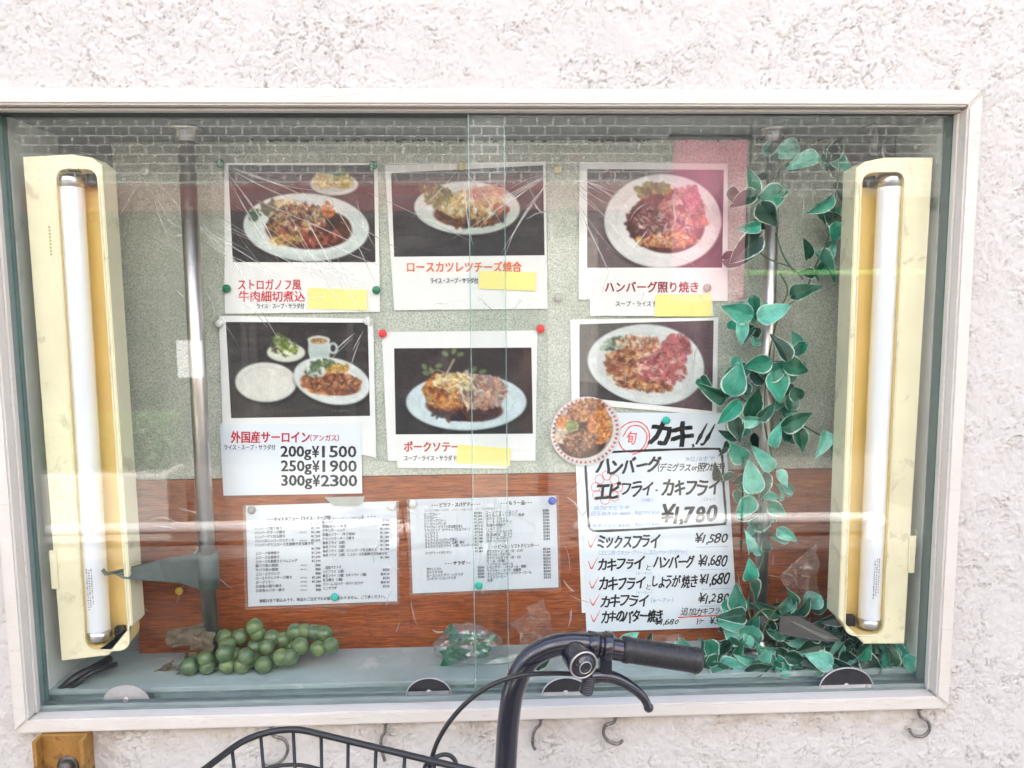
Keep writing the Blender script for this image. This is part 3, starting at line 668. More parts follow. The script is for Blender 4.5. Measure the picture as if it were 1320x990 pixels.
# ------------------------------------------------------------------ lettering
def text_verts(s, bold=.0, res=2):
    cu = bpy.data.curves.new('t', 'FONT'); cu.body = s; cu.size = 1; cu.offset = bold; cu.resolution_u = res; cu.fill_mode = 'FRONT'
    o = bpy.data.objects.new('t', cu); COL.objects.link(o)
    dg = bpy.context.evaluated_depsgraph_get(); me = bpy.data.meshes.new_from_object(o.evaluated_get(dg))
    co = np.empty(len(me.vertices)*3); me.vertices.foreach_get('co', co); co = co.reshape(-1, 3)[:, :2].copy()
    f = [tuple(p.vertices) for p in me.polygons]
    bpy.data.objects.remove(o); bpy.data.curves.remove(cu); bpy.data.meshes.remove(me); return co, f
CACHE = {}
def glyphs(s, bold, hand=0, res=2, seed=0):
    key = (s, bold, hand, res, seed)
    if key in CACHE: return CACHE[key]
    if not hand: CACHE[key] = text_verts(s, bold, res); return CACHE[key]
    rr = random.Random(seed+len(s)*7); V = []; F = []; x = 0; n = 0
    for ch in s:
        if ch == ' ': x += .3; continue
        k = (ch, bold)
        if k not in CACHE: CACHE[k] = text_verts(ch, bold, res)
        co, f = CACHE[k]
        if not len(co): continue
        co = co.copy(); w_ = co[:, 0].max()-co[:, 0].min(); co[:, 0] -= co[:, 0].min(); c0 = co.mean(0)
        a = rr.gauss(0, .06)*hand; sc_ = 1+rr.gauss(0, .07)*hand; sh = .22*hand
        d = co-c0; d[:, 0] += d[:, 1]*sh; d = d*sc_; co = np.stack([d[:, 0]*math.cos(a)-d[:, 1]*math.sin(a), d[:, 0]*math.sin(a)+d[:, 1]*math.cos(a)], 1)+c0
        # slightly wavering outlines as a brush leaves them
        co[:, 0] += .018*hand*np.sin(co[:, 1]*9+n); co[:, 1] += .018*hand*np.sin(co[:, 0]*8+n)
        V.append(co+np.array([x, rr.gauss(0, .03)*hand])); F += [tuple(i+n for i in q) for q in f]; n += len(co); x += w_+.09
    CACHE[key] = (np.concatenate(V), F); return CACHE[key]
class Sheet:
    """collects lettering for one sheet, then links one mesh per ink"""
    def __init__(s, parent, Y, quad=None):
        s.p = parent; s.Y = Y; s.d = {}; s.call = 0; s.joined = parent['category'] == 'menu' and 'typed' in parent['label']
    def put(s, txt, x0, x1, ytop, ybot, m, bold=0.0, hand=0, tilt=0.0, res=2, seed=0):
        """fit txt into the picture box x0..x1, ytop..ybot; tilt lifts the right end by that many units"""
        s.call += 1; m0 = bold; co, f = glyphs(txt, 0.0, hand, res, seed)
        mn = co.min(0); mx = co.max(0)
        bl = at(x0, ybot, s.Y); br_ = at(x1, ybot-tilt, s.Y); tl = at(x0, ytop, s.Y)
        u = (co[:, 0]-mn[0])/(mx[0]-mn[0]); v_ = (co[:, 1]-mn[1])/max(1e-6, mx[1]-mn[1])
        P = np.array(bl)+u[:, None]*np.array(br_-bl)+v_[:, None]*np.array(tl-bl)
        if m0 > 0:
            e = m0*float((tl-bl).length)*(1.15 if hand else 1.0)
            for q, (ex, ez) in enumerate(((0, 0), (-e, -e*.6), (e, -e*.6), (-e*.7, e*.7), (e*.7, e*.7))): s._add(P+np.array((ex, -.00003*q, ez)), f, m)
        else: s._add(P, f, m)
    def _add(s, P, f, m):
        V, F = s.d.setdefault((m.name, 0 if s.joined else s.call), ([], [])); n = sum(len(a) for a in V); V.append(np.asarray(P)); F += [tuple(i+n for i in q) for q in f]
    def stroke(s, pts, wd, m, taper=False):
        s.call += 1; ps = smooth_path([at(x, y, s.Y) for x, y in pts], 5); V = []; F = []; n = len(ps)
        for i, p in enumerate(ps):
            t = (ps[min(i+1, n-1)]-ps[max(i-1, 0)]).normalized(); nn = Vector((-t.z, 0, t.x)); k = wd/2000*(1+.15*math.sin(i*1.7))
            if taper: k *= max(.15, 1-abs(i/(n-1)-.45)*1.5)
            V += [p+nn*k, p-nn*k]
            if i: F.append((2*i-2, 2*i, 2*i+1, 2*i-1))
        s._add([tuple(v) for v in V], F, m)
    def done(s):
        for k, (V, F) in s.d.items():
            P = np.concatenate(V); me = bpy.data.meshes.new('lettering'); me.from_pydata([tuple(v) for v in P], [], F); me.update()
            o = mesh_obj('lettering', me, bpy.data.materials[k[0]], s.p)
            if s.joined: o['kind'] = 'stuff'
def sheet_mesh(quad, Y, amp=.0012, seed=0, nx=14, ny=10, th=.0003):
    tl, tr, br_, bl = [at(x, y, Y) for x, y in quad]; rr = random.Random(seed); bm = bmesh.new(); g = []
    for j in range(ny+1):
        row = []
        for i in range(nx+1):
            u = i/nx; v_ = j/ny; p = (tl*(1-u)+tr*u)*(1-v_)+(bl*(1-u)+br_*u)*v_; row.append(bm.verts.new(p))
        g.append(row)
    for j in range(ny):
        for i in range(nx): bm.faces.new((g[j][i], g[j+1][i], g[j+1][i+1], g[j][i+1]))
    ring = g[0]+[r_[-1] for r_ in g[1:]]+g[-1][-2::-1]+[g[j][0] for j in range(ny-1, 0, -1)]
    bk_ = [bm.verts.new(v_.co+Vector((0, th, 0))) for v_ in ring]; n = len(ring)
    for i in range(n): bm.faces.new((ring[i], ring[(i+1) % n], bk_[(i+1) % n], bk_[i]))
    bm.faces.new(bk_); bmesh.ops.recalc_face_normals(bm, faces=bm.faces)
    return bm
PY = .1555    # paper plane
def poster(name, label, cat, sheets, photo=None, pquad=None, layer=0, group=None, m=M_paper2):
    Y = PY-layer*.0011; q = sheets[0]; root = thing(name, (at((q[0][0]+q[2][0])/2, q[2][1], Y)), label, cat, group)
    for k, s in enumerate(sheets): obj('paper_sheet', sheet_mesh(s, Y-.0007*k, seed=k), m if not isinstance(m, list) else m[k], root)
    Yt = Y-.0007*(len(sheets)-1)
    if photo is not None: print_mesh('photograph', photo, pquad, Y-.0003, root, M_print)
    return root, Yt-.0003
def sticker(root, quad, Y):
    bm = bmesh.new(); tl, tr, br_, bl = [at(x, y, Y) for x, y in quad]; n = 8; a = []; b = []
    for i in range(n+1):
        u = i/n; lift = Vector((0, -.0016*max(0, u-.6), 0)); a.append(bm.verts.new(tl.lerp(tr, u)+lift)); b.append(bm.verts.new(bl.lerp(br_, u)+lift*1.8))
    for i in range(n): bm.faces.new((a[i], b[i], b[i+1], a[i+1]))
    obj('yellow_sticker', bm, M_sticky, root)
GP = 'food posters pinned in the display case'
r, y = poster('food_poster', 'poster of sliced beef stew, red lettering, four green pins', 'poster', [[(289, 210), (487, 210), (490, 401), (290, 404)], [(289, 346), (489, 346), (490, 402), (290, 404.5)]], photo1(), [(294, 213), (482, 213), (484, 338), (300, 338)], 0, GP)
s = Sheet(r, y); s.put('ストロガノフ風', 307, 388, 360, 374, I_red, .02); s.put('牛肉細切煮込', 308, 393, 375, 389, I_red, .02); s.put('ライス・スープ・サラダ付', 331, 392, 391, 398, I_dk, .02); s.done()
sticker(r, [(397, 371), (473, 374), (473, 400), (397, 398)], y-.0005)
r, y = poster('food_poster', 'poster of a cheese topped cutlet with orange lettering, top middle', 'poster', [[(496, 213), (703, 208), (706, 398), (508, 400)], [(509, 380), (580, 380), (580, 399), (509, 400)]], photo2(), [(504, 223), (700, 213), (702, 329), (508, 331)], 0, GP)
s = Sheet(r, y); s.put('ロースカツレツチーズ焼合', 525, 672, 337, 351, I_org, .025); s.put('ライス・スープ・サラダ付', 555, 616, 358, 365.5, I_dk, .02); s.done()
sticker(r, [(618, 349), (691, 351), (690, 375), (617, 372)], y-.0005)
r, y = poster('food_poster', 'poster of a glazed hamburg steak with maroon lettering, top right', 'poster', [[(747, 209), (938, 211), (938, 388), (746, 386)], [(760, 346), (915, 346), (920, 408), (761, 407)]], photo3(), [(757, 218), (933, 219), (931, 345), (757, 345)], 0, GP)
s = Sheet(r, y); s.put('ハンバーグ照り焼き', 780, 900, 363, 377, I_maroon, .03); s.put('スープ・ライス 付', 794, 848, 388, 395, I_dk, .02); s.done()
sticker(r, [(845, 380), (917, 379), (917, 408), (844, 408)], y-.0005)
r, y = poster('food_poster', 'poster of a sirloin steak set with salad plate and soup cup, middle left', 'poster', [[(282, 407), (481, 411), (485, 590), (287, 548)]], photo4(), [(291, 415), (474, 416), (477, 536), (298, 539)], .3, GP)
s = Sheet(r, y); s.put('スライドギャラリー', 428, 453, 528, 531.5, mat('ink_white', (.6, .6, .58)), .0); s.done()
r, y = poster('food_poster', 'poster of sauteed pork on a white oval plate, two red pins above', 'poster', [[(492, 428), (693, 426), (690, 594), (500, 594)], [(507, 563), (655, 562), (655, 604), (513, 603)]], photo5(), [(508, 449), (685, 448), (687, 559), (510, 560)], 0, GP)
s = Sheet(r, y); s.put('ポークソテー', 521, 592, 569, 582, I_brn, .035); s.put('スープ・ライス・サラダ 付', 521, 590, 587, 594, I_dk, .02); s.done()
sticker(r, [(590, 573), (659, 578), (657, 601), (588, 597)], y-.0005)
r, y = poster('food_poster', 'poster of ginger fried meat on a large round plate, above the handwritten menu', 'poster', [[(735, 412), (926, 409), (924, 536), (737, 520)]], photo6(), [(747, 418), (920, 413), (918, 530), (747, 512)], .3, GP)
# sirloin price card
r, y = poster('price_card', 'white card listing sirloin prices for 200g, 250g and 300g', 'price card', [[(283, 547), (465, 546), (467, 636), (288, 639)]], None, None, 1.4, None, M_blue)
s = Sheet(r, y); s.put('外国産サーロイン', 298, 399, 556, 571, I_crim, .03); s.put('（アンガス）', 400, 437, 560, 569, I_crim, .015); s.put('ライス・スープ・サラダ付', 289, 355, 573, 580, I_dk, .02)
for k, (a, b) in enumerate((('200', '1500'), ('250', '1900'), ('300', '2300'))):
    yy = 575+k*18.7; x = 362+k*.5
    s.put(a+'g', x, x+39, yy, yy+18, I_blk, .03); s.put('¥', x+40.5, x+49, yy, yy+14.4, I_blk, .035); [s.put(ch_, x+51+n_*11.9+(2.5 if ch_ == '1' else 0), x+51+n_*11.9+(5.3 if ch_ == '1' else 10.3), yy, yy+14.4, I_blk, .035) for n_, ch_ in enumerate(b)]
s.done()
flat_slab('torn_tape', [(418, 641), (470, 640), (468, 648), (462, 652), (430, 652)], PY-.0016, .0004, mat('dull_tape', (.45, .47, .42), .5), case, 0)
# typed menus
def laminate(root, quad, Y):
    q = quad; e = 4; quad2 = [(q[0][0]-e, q[0][1]-e*.2), (q[1][0]+e*.8, q[1][1]-e*.2), (q[2][0]+e*.8, q[2][1]+e), (q[3][0]-e, q[3][1]+e)]
    obj('laminate_pouch', sheet_mesh(quad2, Y-.0012, nx=4, ny=4), M_lam, root)
q1 = [(317, 652), (511, 646), (512, 775), (320, 782)]
r, y = poster('menu_sheet', 'white typed set menu sheet on the wood panel, left one with grey and white pins', 'menu', [q1], None, None, 0, 'typed menus on the wood panel', M_blue)
laminate(r, q1, PY)
s = Sheet(r, y)
def MX(u, v_, q): 
    a = Vector(q[0]).lerp(Vector(q[1]), u); b = Vector(q[3]).lerp(Vector(q[2]), u); return a.lerp(b, v_)
def row(s, q, u0, u1, v_, h, txt, m=I_dk, bold=.03):
    a = MX(u0, v_, q); b = MX(u1, v_, q); s.put(txt, a[0], b[0], a[1]-h, a[1], m, bold, tilt=a[1]-b[1], res=1)
row(s, q1, .14, .56, .165, 5.6, '• • • セットメニュー（ライス・スープ付', I_blk, .05); row(s, q1, .56, .77, .165, 3, '大盛り+100円 スープ変更+50円', I_dk, 0); row(s, q1, .77, .86, .165, 5, '）• • •', I_blk, .04)
A = ['ハンバーグステーキ', 'ハンバーグ照り焼き', 'ハンバーグチーズ焼き', 'ハンバーグと目玉焼き', 'ジャンボハンバーグステーキ', 'ハンバーグと上ロース生姜焼き目玉焼き付', '', '上ロース味噌焼き', '上ロース生姜焼き', '上ロース生姜焼きとハムエッグ', '豚バラ肉の焼肉', '牛バラ肉の焼肉', '上ロースカツレツ', 'ロースカツレツチーズ焼き', 'ポークソテー', '白身魚の照り焼き', '白身魚のバター焼き']
wd = [.17, .18, .20, .20, .26, .39, 0, .16, .16, .28, .15, .15, .16, .24, .12, .17, .19]; pr = ['¥1,080', '¥1,100', '¥1,180', '¥1,200', '¥1,530', '', '¥1,780', '¥1,200', '¥1,200', '¥1,390', '¥980', '¥980', '¥980', '¥1,280', '¥1,380', '¥980', '¥980']
for k, (t, w_) in enumerate(zip(A, wd)):
    v_ = .205+.041*k
    if t: row(s, q1, .055, .055+w_, v_, 4.2, t)
    if pr[k]: row(s, q1, .43 if len(pr[k]) > 4 else .455, .49, v_+.012, 3.8, pr[k], I_dk, .04)
    if k in (2, 4, 10, 11, 13, 14, 15, 16): row(s, q1, .35, .40, v_+.005, 2.6, '(単品)', I_dk, 0)
A = ['チキンカツレツ', '若鶏のもも焼き', 'チキンガーリック', '若鶏のソテー（辛子風味）', 'チキンソテーチーズ焼き', '海老フライ（2尾）', '海老フライ（3尾）', '海老フライ（2尾）とハンバーグ目玉焼き付', '海老フライ（2尾）と上ロース生姜焼き目玉焼き付', '', '', '…追加でどうぞ…', 'エビフライ（1尾）', '帆立フライ（1個）カキフライ（1個）', '目玉焼き（1個）', 'クリームコロッケ・ポテトコロッケ', 'ミニサラダ']
wd = [.13, .16, .15, .22, .21, .15, .15, .36, .43, 0, 0, .14, .14, .29, .13, .27, .09]; pr = ['¥900', '¥980', '¥1,080', '¥1,080', '¥1,180', '¥1,280', '¥1,780', '¥1,780', '', '¥1,980', '', '', '¥430', '各¥130', '¥100', '各¥130', '¥150']
for k, (t, w_) in enumerate(zip(A, wd)):
    v_ = .205+.041*k
    if t: row(s, q1, .505, .505+w_, v_, 4.2, t)
    if pr[k]: row(s, q1, .89 if len(pr[k]) > 4 else .905, .95, v_+.0, 3.8, pr[k], I_dk, .04)
row(s, q1, .075, .92, .965, 4.6, '価格は全て税込みです。単品のご注文でもお値段は変わりません。ご了承ください。', I_dk, .03); s.done()
q2 = [(528, 644), (717, 639), (720, 757), (532, 765)]
r, y = poster('menu_sheet', 'white typed pilaf and spaghetti menu sheet with a blue pin at its corner', 'menu', [q2], None, None, 0, 'typed menus on the wood panel', M_blue)
laminate(r, q2, PY)
s = Sheet(r, y)
row(s, q2, .15, .48, .09, 5.6, '• • • ピラフ・スパゲティ• • •', I_blk, .05); row(s, q2, .62, .83, .09, 5.6, '• • • もう一品• • •', I_blk, .04); row(s, q2, .10, .60, .135, 3, '（ピラフ大盛り+100円）（カレー大盛+100円）スープは別料金です', I_dk, 0)
A = ['ビーフカレー', 'カツカレー', 'ハンバーグカレー', 'ビーフハンバーグ', 'ドライカレーピラフと目玉焼き添え', 'チキンピラフ（ケチャップ又はバター）', 'エビピラフ', 'オムライス', 'オムライスハンバーグ添え', 'オムライスエビフライ（2尾）添え', 'オムライスエビフライ（1尾）ハンバーグ添え', '', 'スパゲティナポリタン']
wd = [.11, .09, .15, .15, .26, .31, .09, .09, .22, .27, .37, 0, .18]; pr = ['¥980', '¥1,280', '¥1,280', '¥1,280', '¥930', '¥930', '¥980', '¥1,300', '¥1,780', '¥1,780', '', '¥1,830', '¥1,080']
for k, (t, w_) in enumerate(zip(A, wd)):
    v_ = .178+.0345*k
    if t: row(s, q2, .095, .095+w_, v_, 4, t)
    if pr[k]: row(s, q2, .435, .49, v_, 3.5, pr[k], I_dk, .04)
row(s, q2, .23, .40, .715, 5.2, '• • • サラダ • •', I_blk, .05)
for k, (t, w_) in enumerate((('冷やしトマト', .10), ('ポテトサラダ', .11), ('ロースハムとグリーンサラダ', .25), ('コンビネーションサラダ', .20))): row(s, q2, .10, .10+w_, .765+.034*k, 4, t); row(s, q2, .45, .495, .765+.034*k, 3.5, '¥380', I_dk, .04)
A = ['コーンクリームスープ', 'ほうれんそうソテー・海老', 'ポテトフライ', 'ミートスパゲティ', '若鶏の唐揚げ', 'ハムエッグ', 'プレーンオムレツ', '目玉焼き（2ケ）', 'クリームコロッケ', 'ポテトコロッケ']
for k, t in enumerate(A): row(s, q2, .515, .515+.022*len(t), .178+.0345*k, 4, t); row(s, q2, .905, .95, .172+.0345*k, 3.5, '¥380', I_dk, .04)
row(s, q2, .55, .87, .555, 5.4, '• • • ビール・ソフトドリンク• • •', I_blk, .04)
A = ['グラスワイン（赤・白・ロゼ）', 'ワインハーフボトル', 'ワインフルボトル（赤・白）', 'ビール（中瓶）', 'ノンアルコールビール', 'レモンサワー・ハイボール・焼酎', 'ウイスキー・コーラ・烏龍茶', 'オレンジジュース・ジンジャーエール', 'アイスコーヒー', '紅茶']
for k, t in enumerate(A): row(s, q2, .515, .515+.0178*len(t), .60+.0345*k, 4, t); row(s, q2, .90, .95, .592+.0345*k, 3.5, ['¥500', '¥1,800', '¥3,500', '¥550', '¥550', '各¥530', '', '各¥380', '', '¥330'][k] or '¥330', I_dk, .04)
s.done()
# handwritten oyster menu
qm = [(744, 532), (934, 532), (951, 808), (756, 815)]
r, y = poster('handwritten_menu', 'large handwritten oyster menu sheet with red ticks and black boxed lunch offer', 'menu', [[(742, 595), (800, 595), (800, 790), (750, 790)], qm], None, None, 1.0, None, [M_paper2, M_blue])
s = Sheet(r, y)
s.put('カキ', 836, 893, 544, 577, I_blk, .045, 1, 2, seed=3)
s.stroke([(897, 573), (903, 562), (912, 545)], 6, I_blk, True); s.stroke([(906, 574), (913, 563), (922, 546)], 6, I_blk, True); s.stroke([(892, 575), (895, 574)], 5, I_blk); s.stroke([(903, 573.5), (906, 572.5)], 4, I_blk)
s.put('旬', 808, 821, 556, 573, I_pen, .01, 1)
s.stroke([(803, 563), (812, 550), (826, 550), (834, 562), (828, 578), (812, 583), (800, 575), (797, 558), (808, 546), (824, 544), (835, 553), (837, 568), (830, 580), (815, 586)], 1.6, I_pen)
s.stroke([(762, 584), (850, 580), (920, 578.5), (928, 581), (931, 590), (933, 630), (936, 668), (934, 674), (928, 676), (850, 681), (775, 684.5), (763, 683), (759, 676), (757, 640), (754.5, 592), (757, 586), (762, 584)], 3.6, I_blk)
s.put('ハンバーグ', 768, 852, 590, 612, I_blk, .035, 1, 2, seed=1); s.put('（デミグラスor照り焼き）', 848, 934, 597, 609, I_blk, .015, 1, 1, seed=2)
s.put('エビ', 767, 800, 622, 644, I_blk, .04, 1, 1, seed=4); s.put('フライ', 802, 842, 621, 641, I_blk, .025, 1, 1, seed=5); s.put('カキフライ', 853, 928, 618, 640, I_blk, .03, 1, 2, seed=6); s.stroke([(845, 632), (848, 632)], 2.4, I_blk)
s.put('¥1,780', 853, 924, 650, 677, I_blk, .03, 1.2, 2, seed=7)
for c in ((773, 618), (782, 613), (792, 618), (797, 628), (792, 640), (780, 644), (770, 638), (768, 628)): s.stroke([(c[0]+6*math.cos(t), c[1]+6*math.sin(t)) for t in np.linspace(0, 2*PI, 9)], .9, I_pen)
for k in range(4):
    s.put(['・追加でどうぞ', '目玉焼き 1ヶ ¥100', 'ハンバーグ ¥430', '海老フライ ¥430'][k], 762, 812, 652+k*7.4, 657.5+k*7.4, I_pale, 0, .6, .5, 1, k)
    if k: s.put('単品フライ ¥230', 818, 850, 651+k*7.2, 656.5+k*7.2, I_pale, 0, .6, .5, 1, k)
s.put('※12/8まで', 884, 922, 588, 595, I_pale, 0, .6, 0, 1)
L = [('ミックスフライ', 770, 851, 690, 708, '¥1,580', 896, 938, 687, 703), ('カキフライ', 771, 831, 718, 736, '¥1,680', 900, 938, 715, 732), ('カキフライ', 772, 832, 744, 761, '¥1,680', 902, 941, 739, 757), ('カキフライ', 774, 836, 767, 783, '¥1,280', 900, 940, 764, 779), ('カキのバター焼き', 775, 854, 787, 804, '¥1,680', 844, 875, 797, 807)]
for k, (t, a, b, c, d, pz, e, f_, g_, h_) in enumerate(L):
    s.put(t, a, b, c, d, I_blk, .028, 1, 1.5, seed=20+k); s.put(pz, e, f_, g_, h_, I_blk, .015, 1.3, 1.5, seed=30+k)
    s.stroke([(757.5+k, c+5), (761+k, d-3), (764+k, d-7), (770+k, c-1)], 2.2, I_pen, True)
    if k < 4: s.stroke([(e+2, h_+2.5), (f_, h_+1.5)], .6, I_pale)
s.put('と', 833, 839, 728, 735, I_blk, .01, 1); s.put('ハンバーグ', 842, 895, 716, 733, I_blk, .028, 1, 1, seed=41)
s.put('と', 833, 839, 753, 760, I_blk, .01, 1); s.put('しょうが焼き', 841, 899, 742, 759, I_blk, .02, 1, 1, seed=42)
s.put('（6〜7ヶ）', 839, 868, 770, 777, I_pale, 0, .6, 0, 1); s.put('（エビ2尾・カキ3ヶ・クリームコロッケ1ヶ・ホタテ1ヶ）', 772, 886, 709, 716, I_pale, 0, .6, 1, 1)
s.put('（4〜5ヶ）', 820, 840, 736.5, 741, I_pale, 0, .6, 0, 1); s.put('（4〜5ヶ）', 820, 840, 761, 766, I_pale, 0, .6, 0, 1); s.put('（1尾）', 827, 842, 642, 647, I_pale, 0, .6, 0, 1); s.put('（3ヶ）', 907, 922, 641, 646, I_pale, 0, .6, 0, 1)
s.put('追加カキフライ', 877, 938, 783, 794, I_blk, .01, 1, 1, seed=50); s.stroke([(874, 796), (900, 794.5), (941, 792.5)], 1.9, I_pen); s.put('1ヶ', 898, 908, 797, 805, I_blk, .01, 1); s.put('¥300', 915, 938, 795, 805, I_blk, .01, 1)
s.done()
# round photograph cut-out
p = Paint(130, 130, (228, 232, 232)); p.ell(65, 65, 63, 63, (232, 226, 222))
for k in range(44): an = k*2*PI/44; p.ell(65+58*math.cos(an), 65+58*math.sin(an), 2.6, 1.8, (200, 60, 80), an, 1)
p.ell(62, 62, 53, 52, (120, 90, 96), 0, 1.2); p.ell(62, 62, 51.5, 50.5, (205, 180, 165), 0, 1.5); p.ell(58, 80, 44, 34, (74, 34, 26), .1, 2)
p.bits(60, 30, 62, 18, 22, [(214, 190, 160), (226, 210, 185), (190, 160, 130)], (4, 8), 1.7); p.bits(36, 28, 40, 9, 9, [(236, 130, 50), (240, 150, 80)], (5, 8), 1.5); p.bits(40, 42, 52, 10, 9, [(130, 150, 60), (170, 180, 110)], (3, 6), 2)
p.bits(200, 72, 28, 34, 19, [(170, 95, 50), (205, 130, 70), (130, 66, 36), (225, 160, 100)], (3, 6), 1.6); p.bits(220, 92, 62, 20, 30, [(236, 150, 70), (225, 120, 50), (245, 185, 110), (205, 100, 45)], (3, 6), 2.2)
p.bits(200, 52, 84, 28, 22, [(110, 56, 32), (150, 84, 48), (75, 36, 24), (180, 110, 70)], (3, 7), 2); p.bits(40, 52, 82, 24, 18, [(210, 150, 110), (230, 190, 150)], (1, 2.5), 3); p.noise(5)
r = thing('photo_cutout', at(755, 598, PY-.0042), 'round cut out photograph of a mixed fry plate beside the oyster menu', 'photo cutout')
mk = ((p.x-65)**2+(p.y-65)**2) < 63.5**2
print_mesh('plate_print', p, [(702, 520), (793, 502), (806, 591), (716, 608)], PY-.0044, r, M_print, mk)
bm = bmesh.new(); c_ = at(755, 556, PY-.004); bmesh.ops.create_circle(bm, cap_ends=True, segments=48, radius=.0515, matrix=Matrix.Translation(c_) @ Matrix.Rotation(PI/2, 4, 'X') @ Matrix.Diagonal((1, .93, 1, 1)))
obj('clear_backing', bm, M_lam, r)

# ------------------------------------------------------------------ push pins
PINM = {}
def pin_mesh(m):
    if m.name in PINM: return PINM[m.name]
    bm = bmesh.new(); lathe(bm, [(.0009, -.004), (.0009, 0), (.0052, .0002), (.0060, .0012), (.0055, .0026), (.0035, .0036), (0, .0040)], Matrix.Rotation(PI/2, 4, 'X'), 18)
    me = bpy.data.meshes.new('push_pin'); bm.to_mesh(me); bm.free(); me.materials.append(m); PINM[m.name] = me; return me
def plast(n, c): return mat('pin_'+n, lin(c), .28, var=.05, coat=.4)
G_, W_, T_, RD = plast('green', (12, 120, 80)), plast('white', (225, 228, 220)), plast('teal', (30, 195, 175)), plast('red', (240, 60, 55))
C_, GY, BL, YL = plast('cream', (220, 205, 150)), plast('grey', (165, 165, 155)), plast('blue', (20, 70, 190)), plast('yellow', (240, 200, 20))
for px, py, m, lab in [(284, 211, G_, 'dark green push pin at the upper left corner of the beef stew poster'), (481, 213, G_, 'dark green push pin at the upper right corner of the beef stew poster'),
    (292, 372, G_, 'dark green push pin left of the stew poster lettering'), (485, 374, G_, 'dark green push pin right of the yellow sticker on the stew poster'),
    (186, 220, W_, 'white push pin alone on the speckled board left of the pole'), (595, 214, C_, 'cream push pin at the top edge of the cutlet poster'),
    (719, 218, C_, 'cream push pin holding the film between the two right poster columns'), (282, 417, W_, 'pale push pin at the upper left corner of the sirloin poster'),
    (474, 414, W_, 'white push pin at the upper right corner of the sirloin poster'), (493, 430, RD, 'red push pin at the upper left of the pork poster'),
    (697, 424, RD, 'red push pin at the upper right of the pork poster'), (720, 384, GY, 'clear grey push pin right of the cutlet poster foot'),
    (324, 658, GY, 'grey push pin at the upper left corner of the set menu'), (505, 654, W_, 'white push pin at the upper right corner of the set menu'),
    (431, 770, T_, 'teal push pin at the bottom middle of the set menu'), (532, 650, W_, 'white push pin at the upper left corner of the pilaf menu'),
    (712, 646, BL, 'blue push pin at the upper right corner of the pilaf menu'), (617, 755, T_, 'teal push pin at the bottom of the pilaf menu'),
    (859, 542, T_, 'teal push pin on the handwritten menu above the big heading'), (231, 762, YL, 'yellow push pin in the wood panel under the grey bracket'),
    (956, 380, GY, 'clear grey push pin right of the hamburg poster near the ivy'), (912, 371, GY, 'small grey push pin beside the maroon lettering')]:
    p0 = at(px, py, PY-.004)
    o = bpy.data.objects.new('push_pin', pin_mesh(m)); COL.objects.link(o); o.location = p0+Vector((0, .0022, 0)); tag(o, lab, 'push pin', 'push pins in the display case')
    if px in (284, 481, 292, 485, 186, 231, 282, 474): o.location.y -= .001

# ------------------------------------------------------------------ plastic film with creases
fr = thing('plastic_film', at(620, 820, .146), 'crinkled clear plastic film stretched over the posters', 'plastic film')
NX, NZ = 150, 100; bm = bmesh.new(); g = []
fq = [at(168, 192, .148), at(1040, 190, .148), at(1040, 815, .148), at(185, 822, .148)]
U, V_ = np.meshgrid(np.linspace(0, 1, NX), np.linspace(0, 1, NZ), indexing='ij')
hg = fbm(U*14, V_*10, 3, 5)*.0022+np.abs(fbm(U*30+V_*12, V_*9, 2, 8))*.0016
for i in range(NX):
    g.append([bm.verts.new((fq[0].lerp(fq[1], U[i, j])).lerp(fq[3].lerp(fq[2], U[i, j]), V_[i, j])+Vector((0, -float(hg[i, j]), 0))) for j in range(NZ)])
for i in range(NX-1):
    for j in range(NZ-1): bm.faces.new((g[i][j], g[i][j+1], g[i+1][j+1], g[i+1][j]))
obj('film_sheet', bm, M_film, fr, True)
bm = bmesh.new()
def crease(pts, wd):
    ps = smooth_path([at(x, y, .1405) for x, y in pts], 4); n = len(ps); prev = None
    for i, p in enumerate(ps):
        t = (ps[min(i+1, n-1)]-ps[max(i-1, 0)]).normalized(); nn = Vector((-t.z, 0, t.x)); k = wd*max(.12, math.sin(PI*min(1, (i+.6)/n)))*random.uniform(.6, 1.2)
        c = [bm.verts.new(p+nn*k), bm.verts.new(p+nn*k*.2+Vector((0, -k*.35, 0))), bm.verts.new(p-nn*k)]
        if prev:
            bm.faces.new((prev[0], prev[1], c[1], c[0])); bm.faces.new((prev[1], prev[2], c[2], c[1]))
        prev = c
def ray(cx, cy, a, l, r0=10, bend=.12):
    n = 4; pts = []; aa = R(a); off = random.uniform(-bend, bend)
    for k in range(n+1):
        t = k/n; rr = r0+(l-r0)*t; an = aa+off*t*t; pts.append((cx+rr*math.cos(an), cy+rr*math.sin(an)))
    crease(pts, random.uniform(.0004, .0012))
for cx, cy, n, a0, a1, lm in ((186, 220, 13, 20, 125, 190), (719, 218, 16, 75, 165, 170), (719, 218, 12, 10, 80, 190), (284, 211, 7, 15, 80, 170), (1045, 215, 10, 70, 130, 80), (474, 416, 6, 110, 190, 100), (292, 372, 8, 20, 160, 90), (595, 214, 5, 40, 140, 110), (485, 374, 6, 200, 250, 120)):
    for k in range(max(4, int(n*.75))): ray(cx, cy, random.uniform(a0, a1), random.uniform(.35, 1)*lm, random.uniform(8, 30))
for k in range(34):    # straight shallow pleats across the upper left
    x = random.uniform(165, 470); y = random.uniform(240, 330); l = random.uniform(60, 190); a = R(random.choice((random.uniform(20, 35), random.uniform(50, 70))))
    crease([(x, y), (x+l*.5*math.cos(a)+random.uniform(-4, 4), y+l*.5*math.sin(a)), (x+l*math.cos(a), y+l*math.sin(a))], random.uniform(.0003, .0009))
tag(obj('film_creases', bm, M_crease, fr), kind='stuff'); bm = bmesh.new()
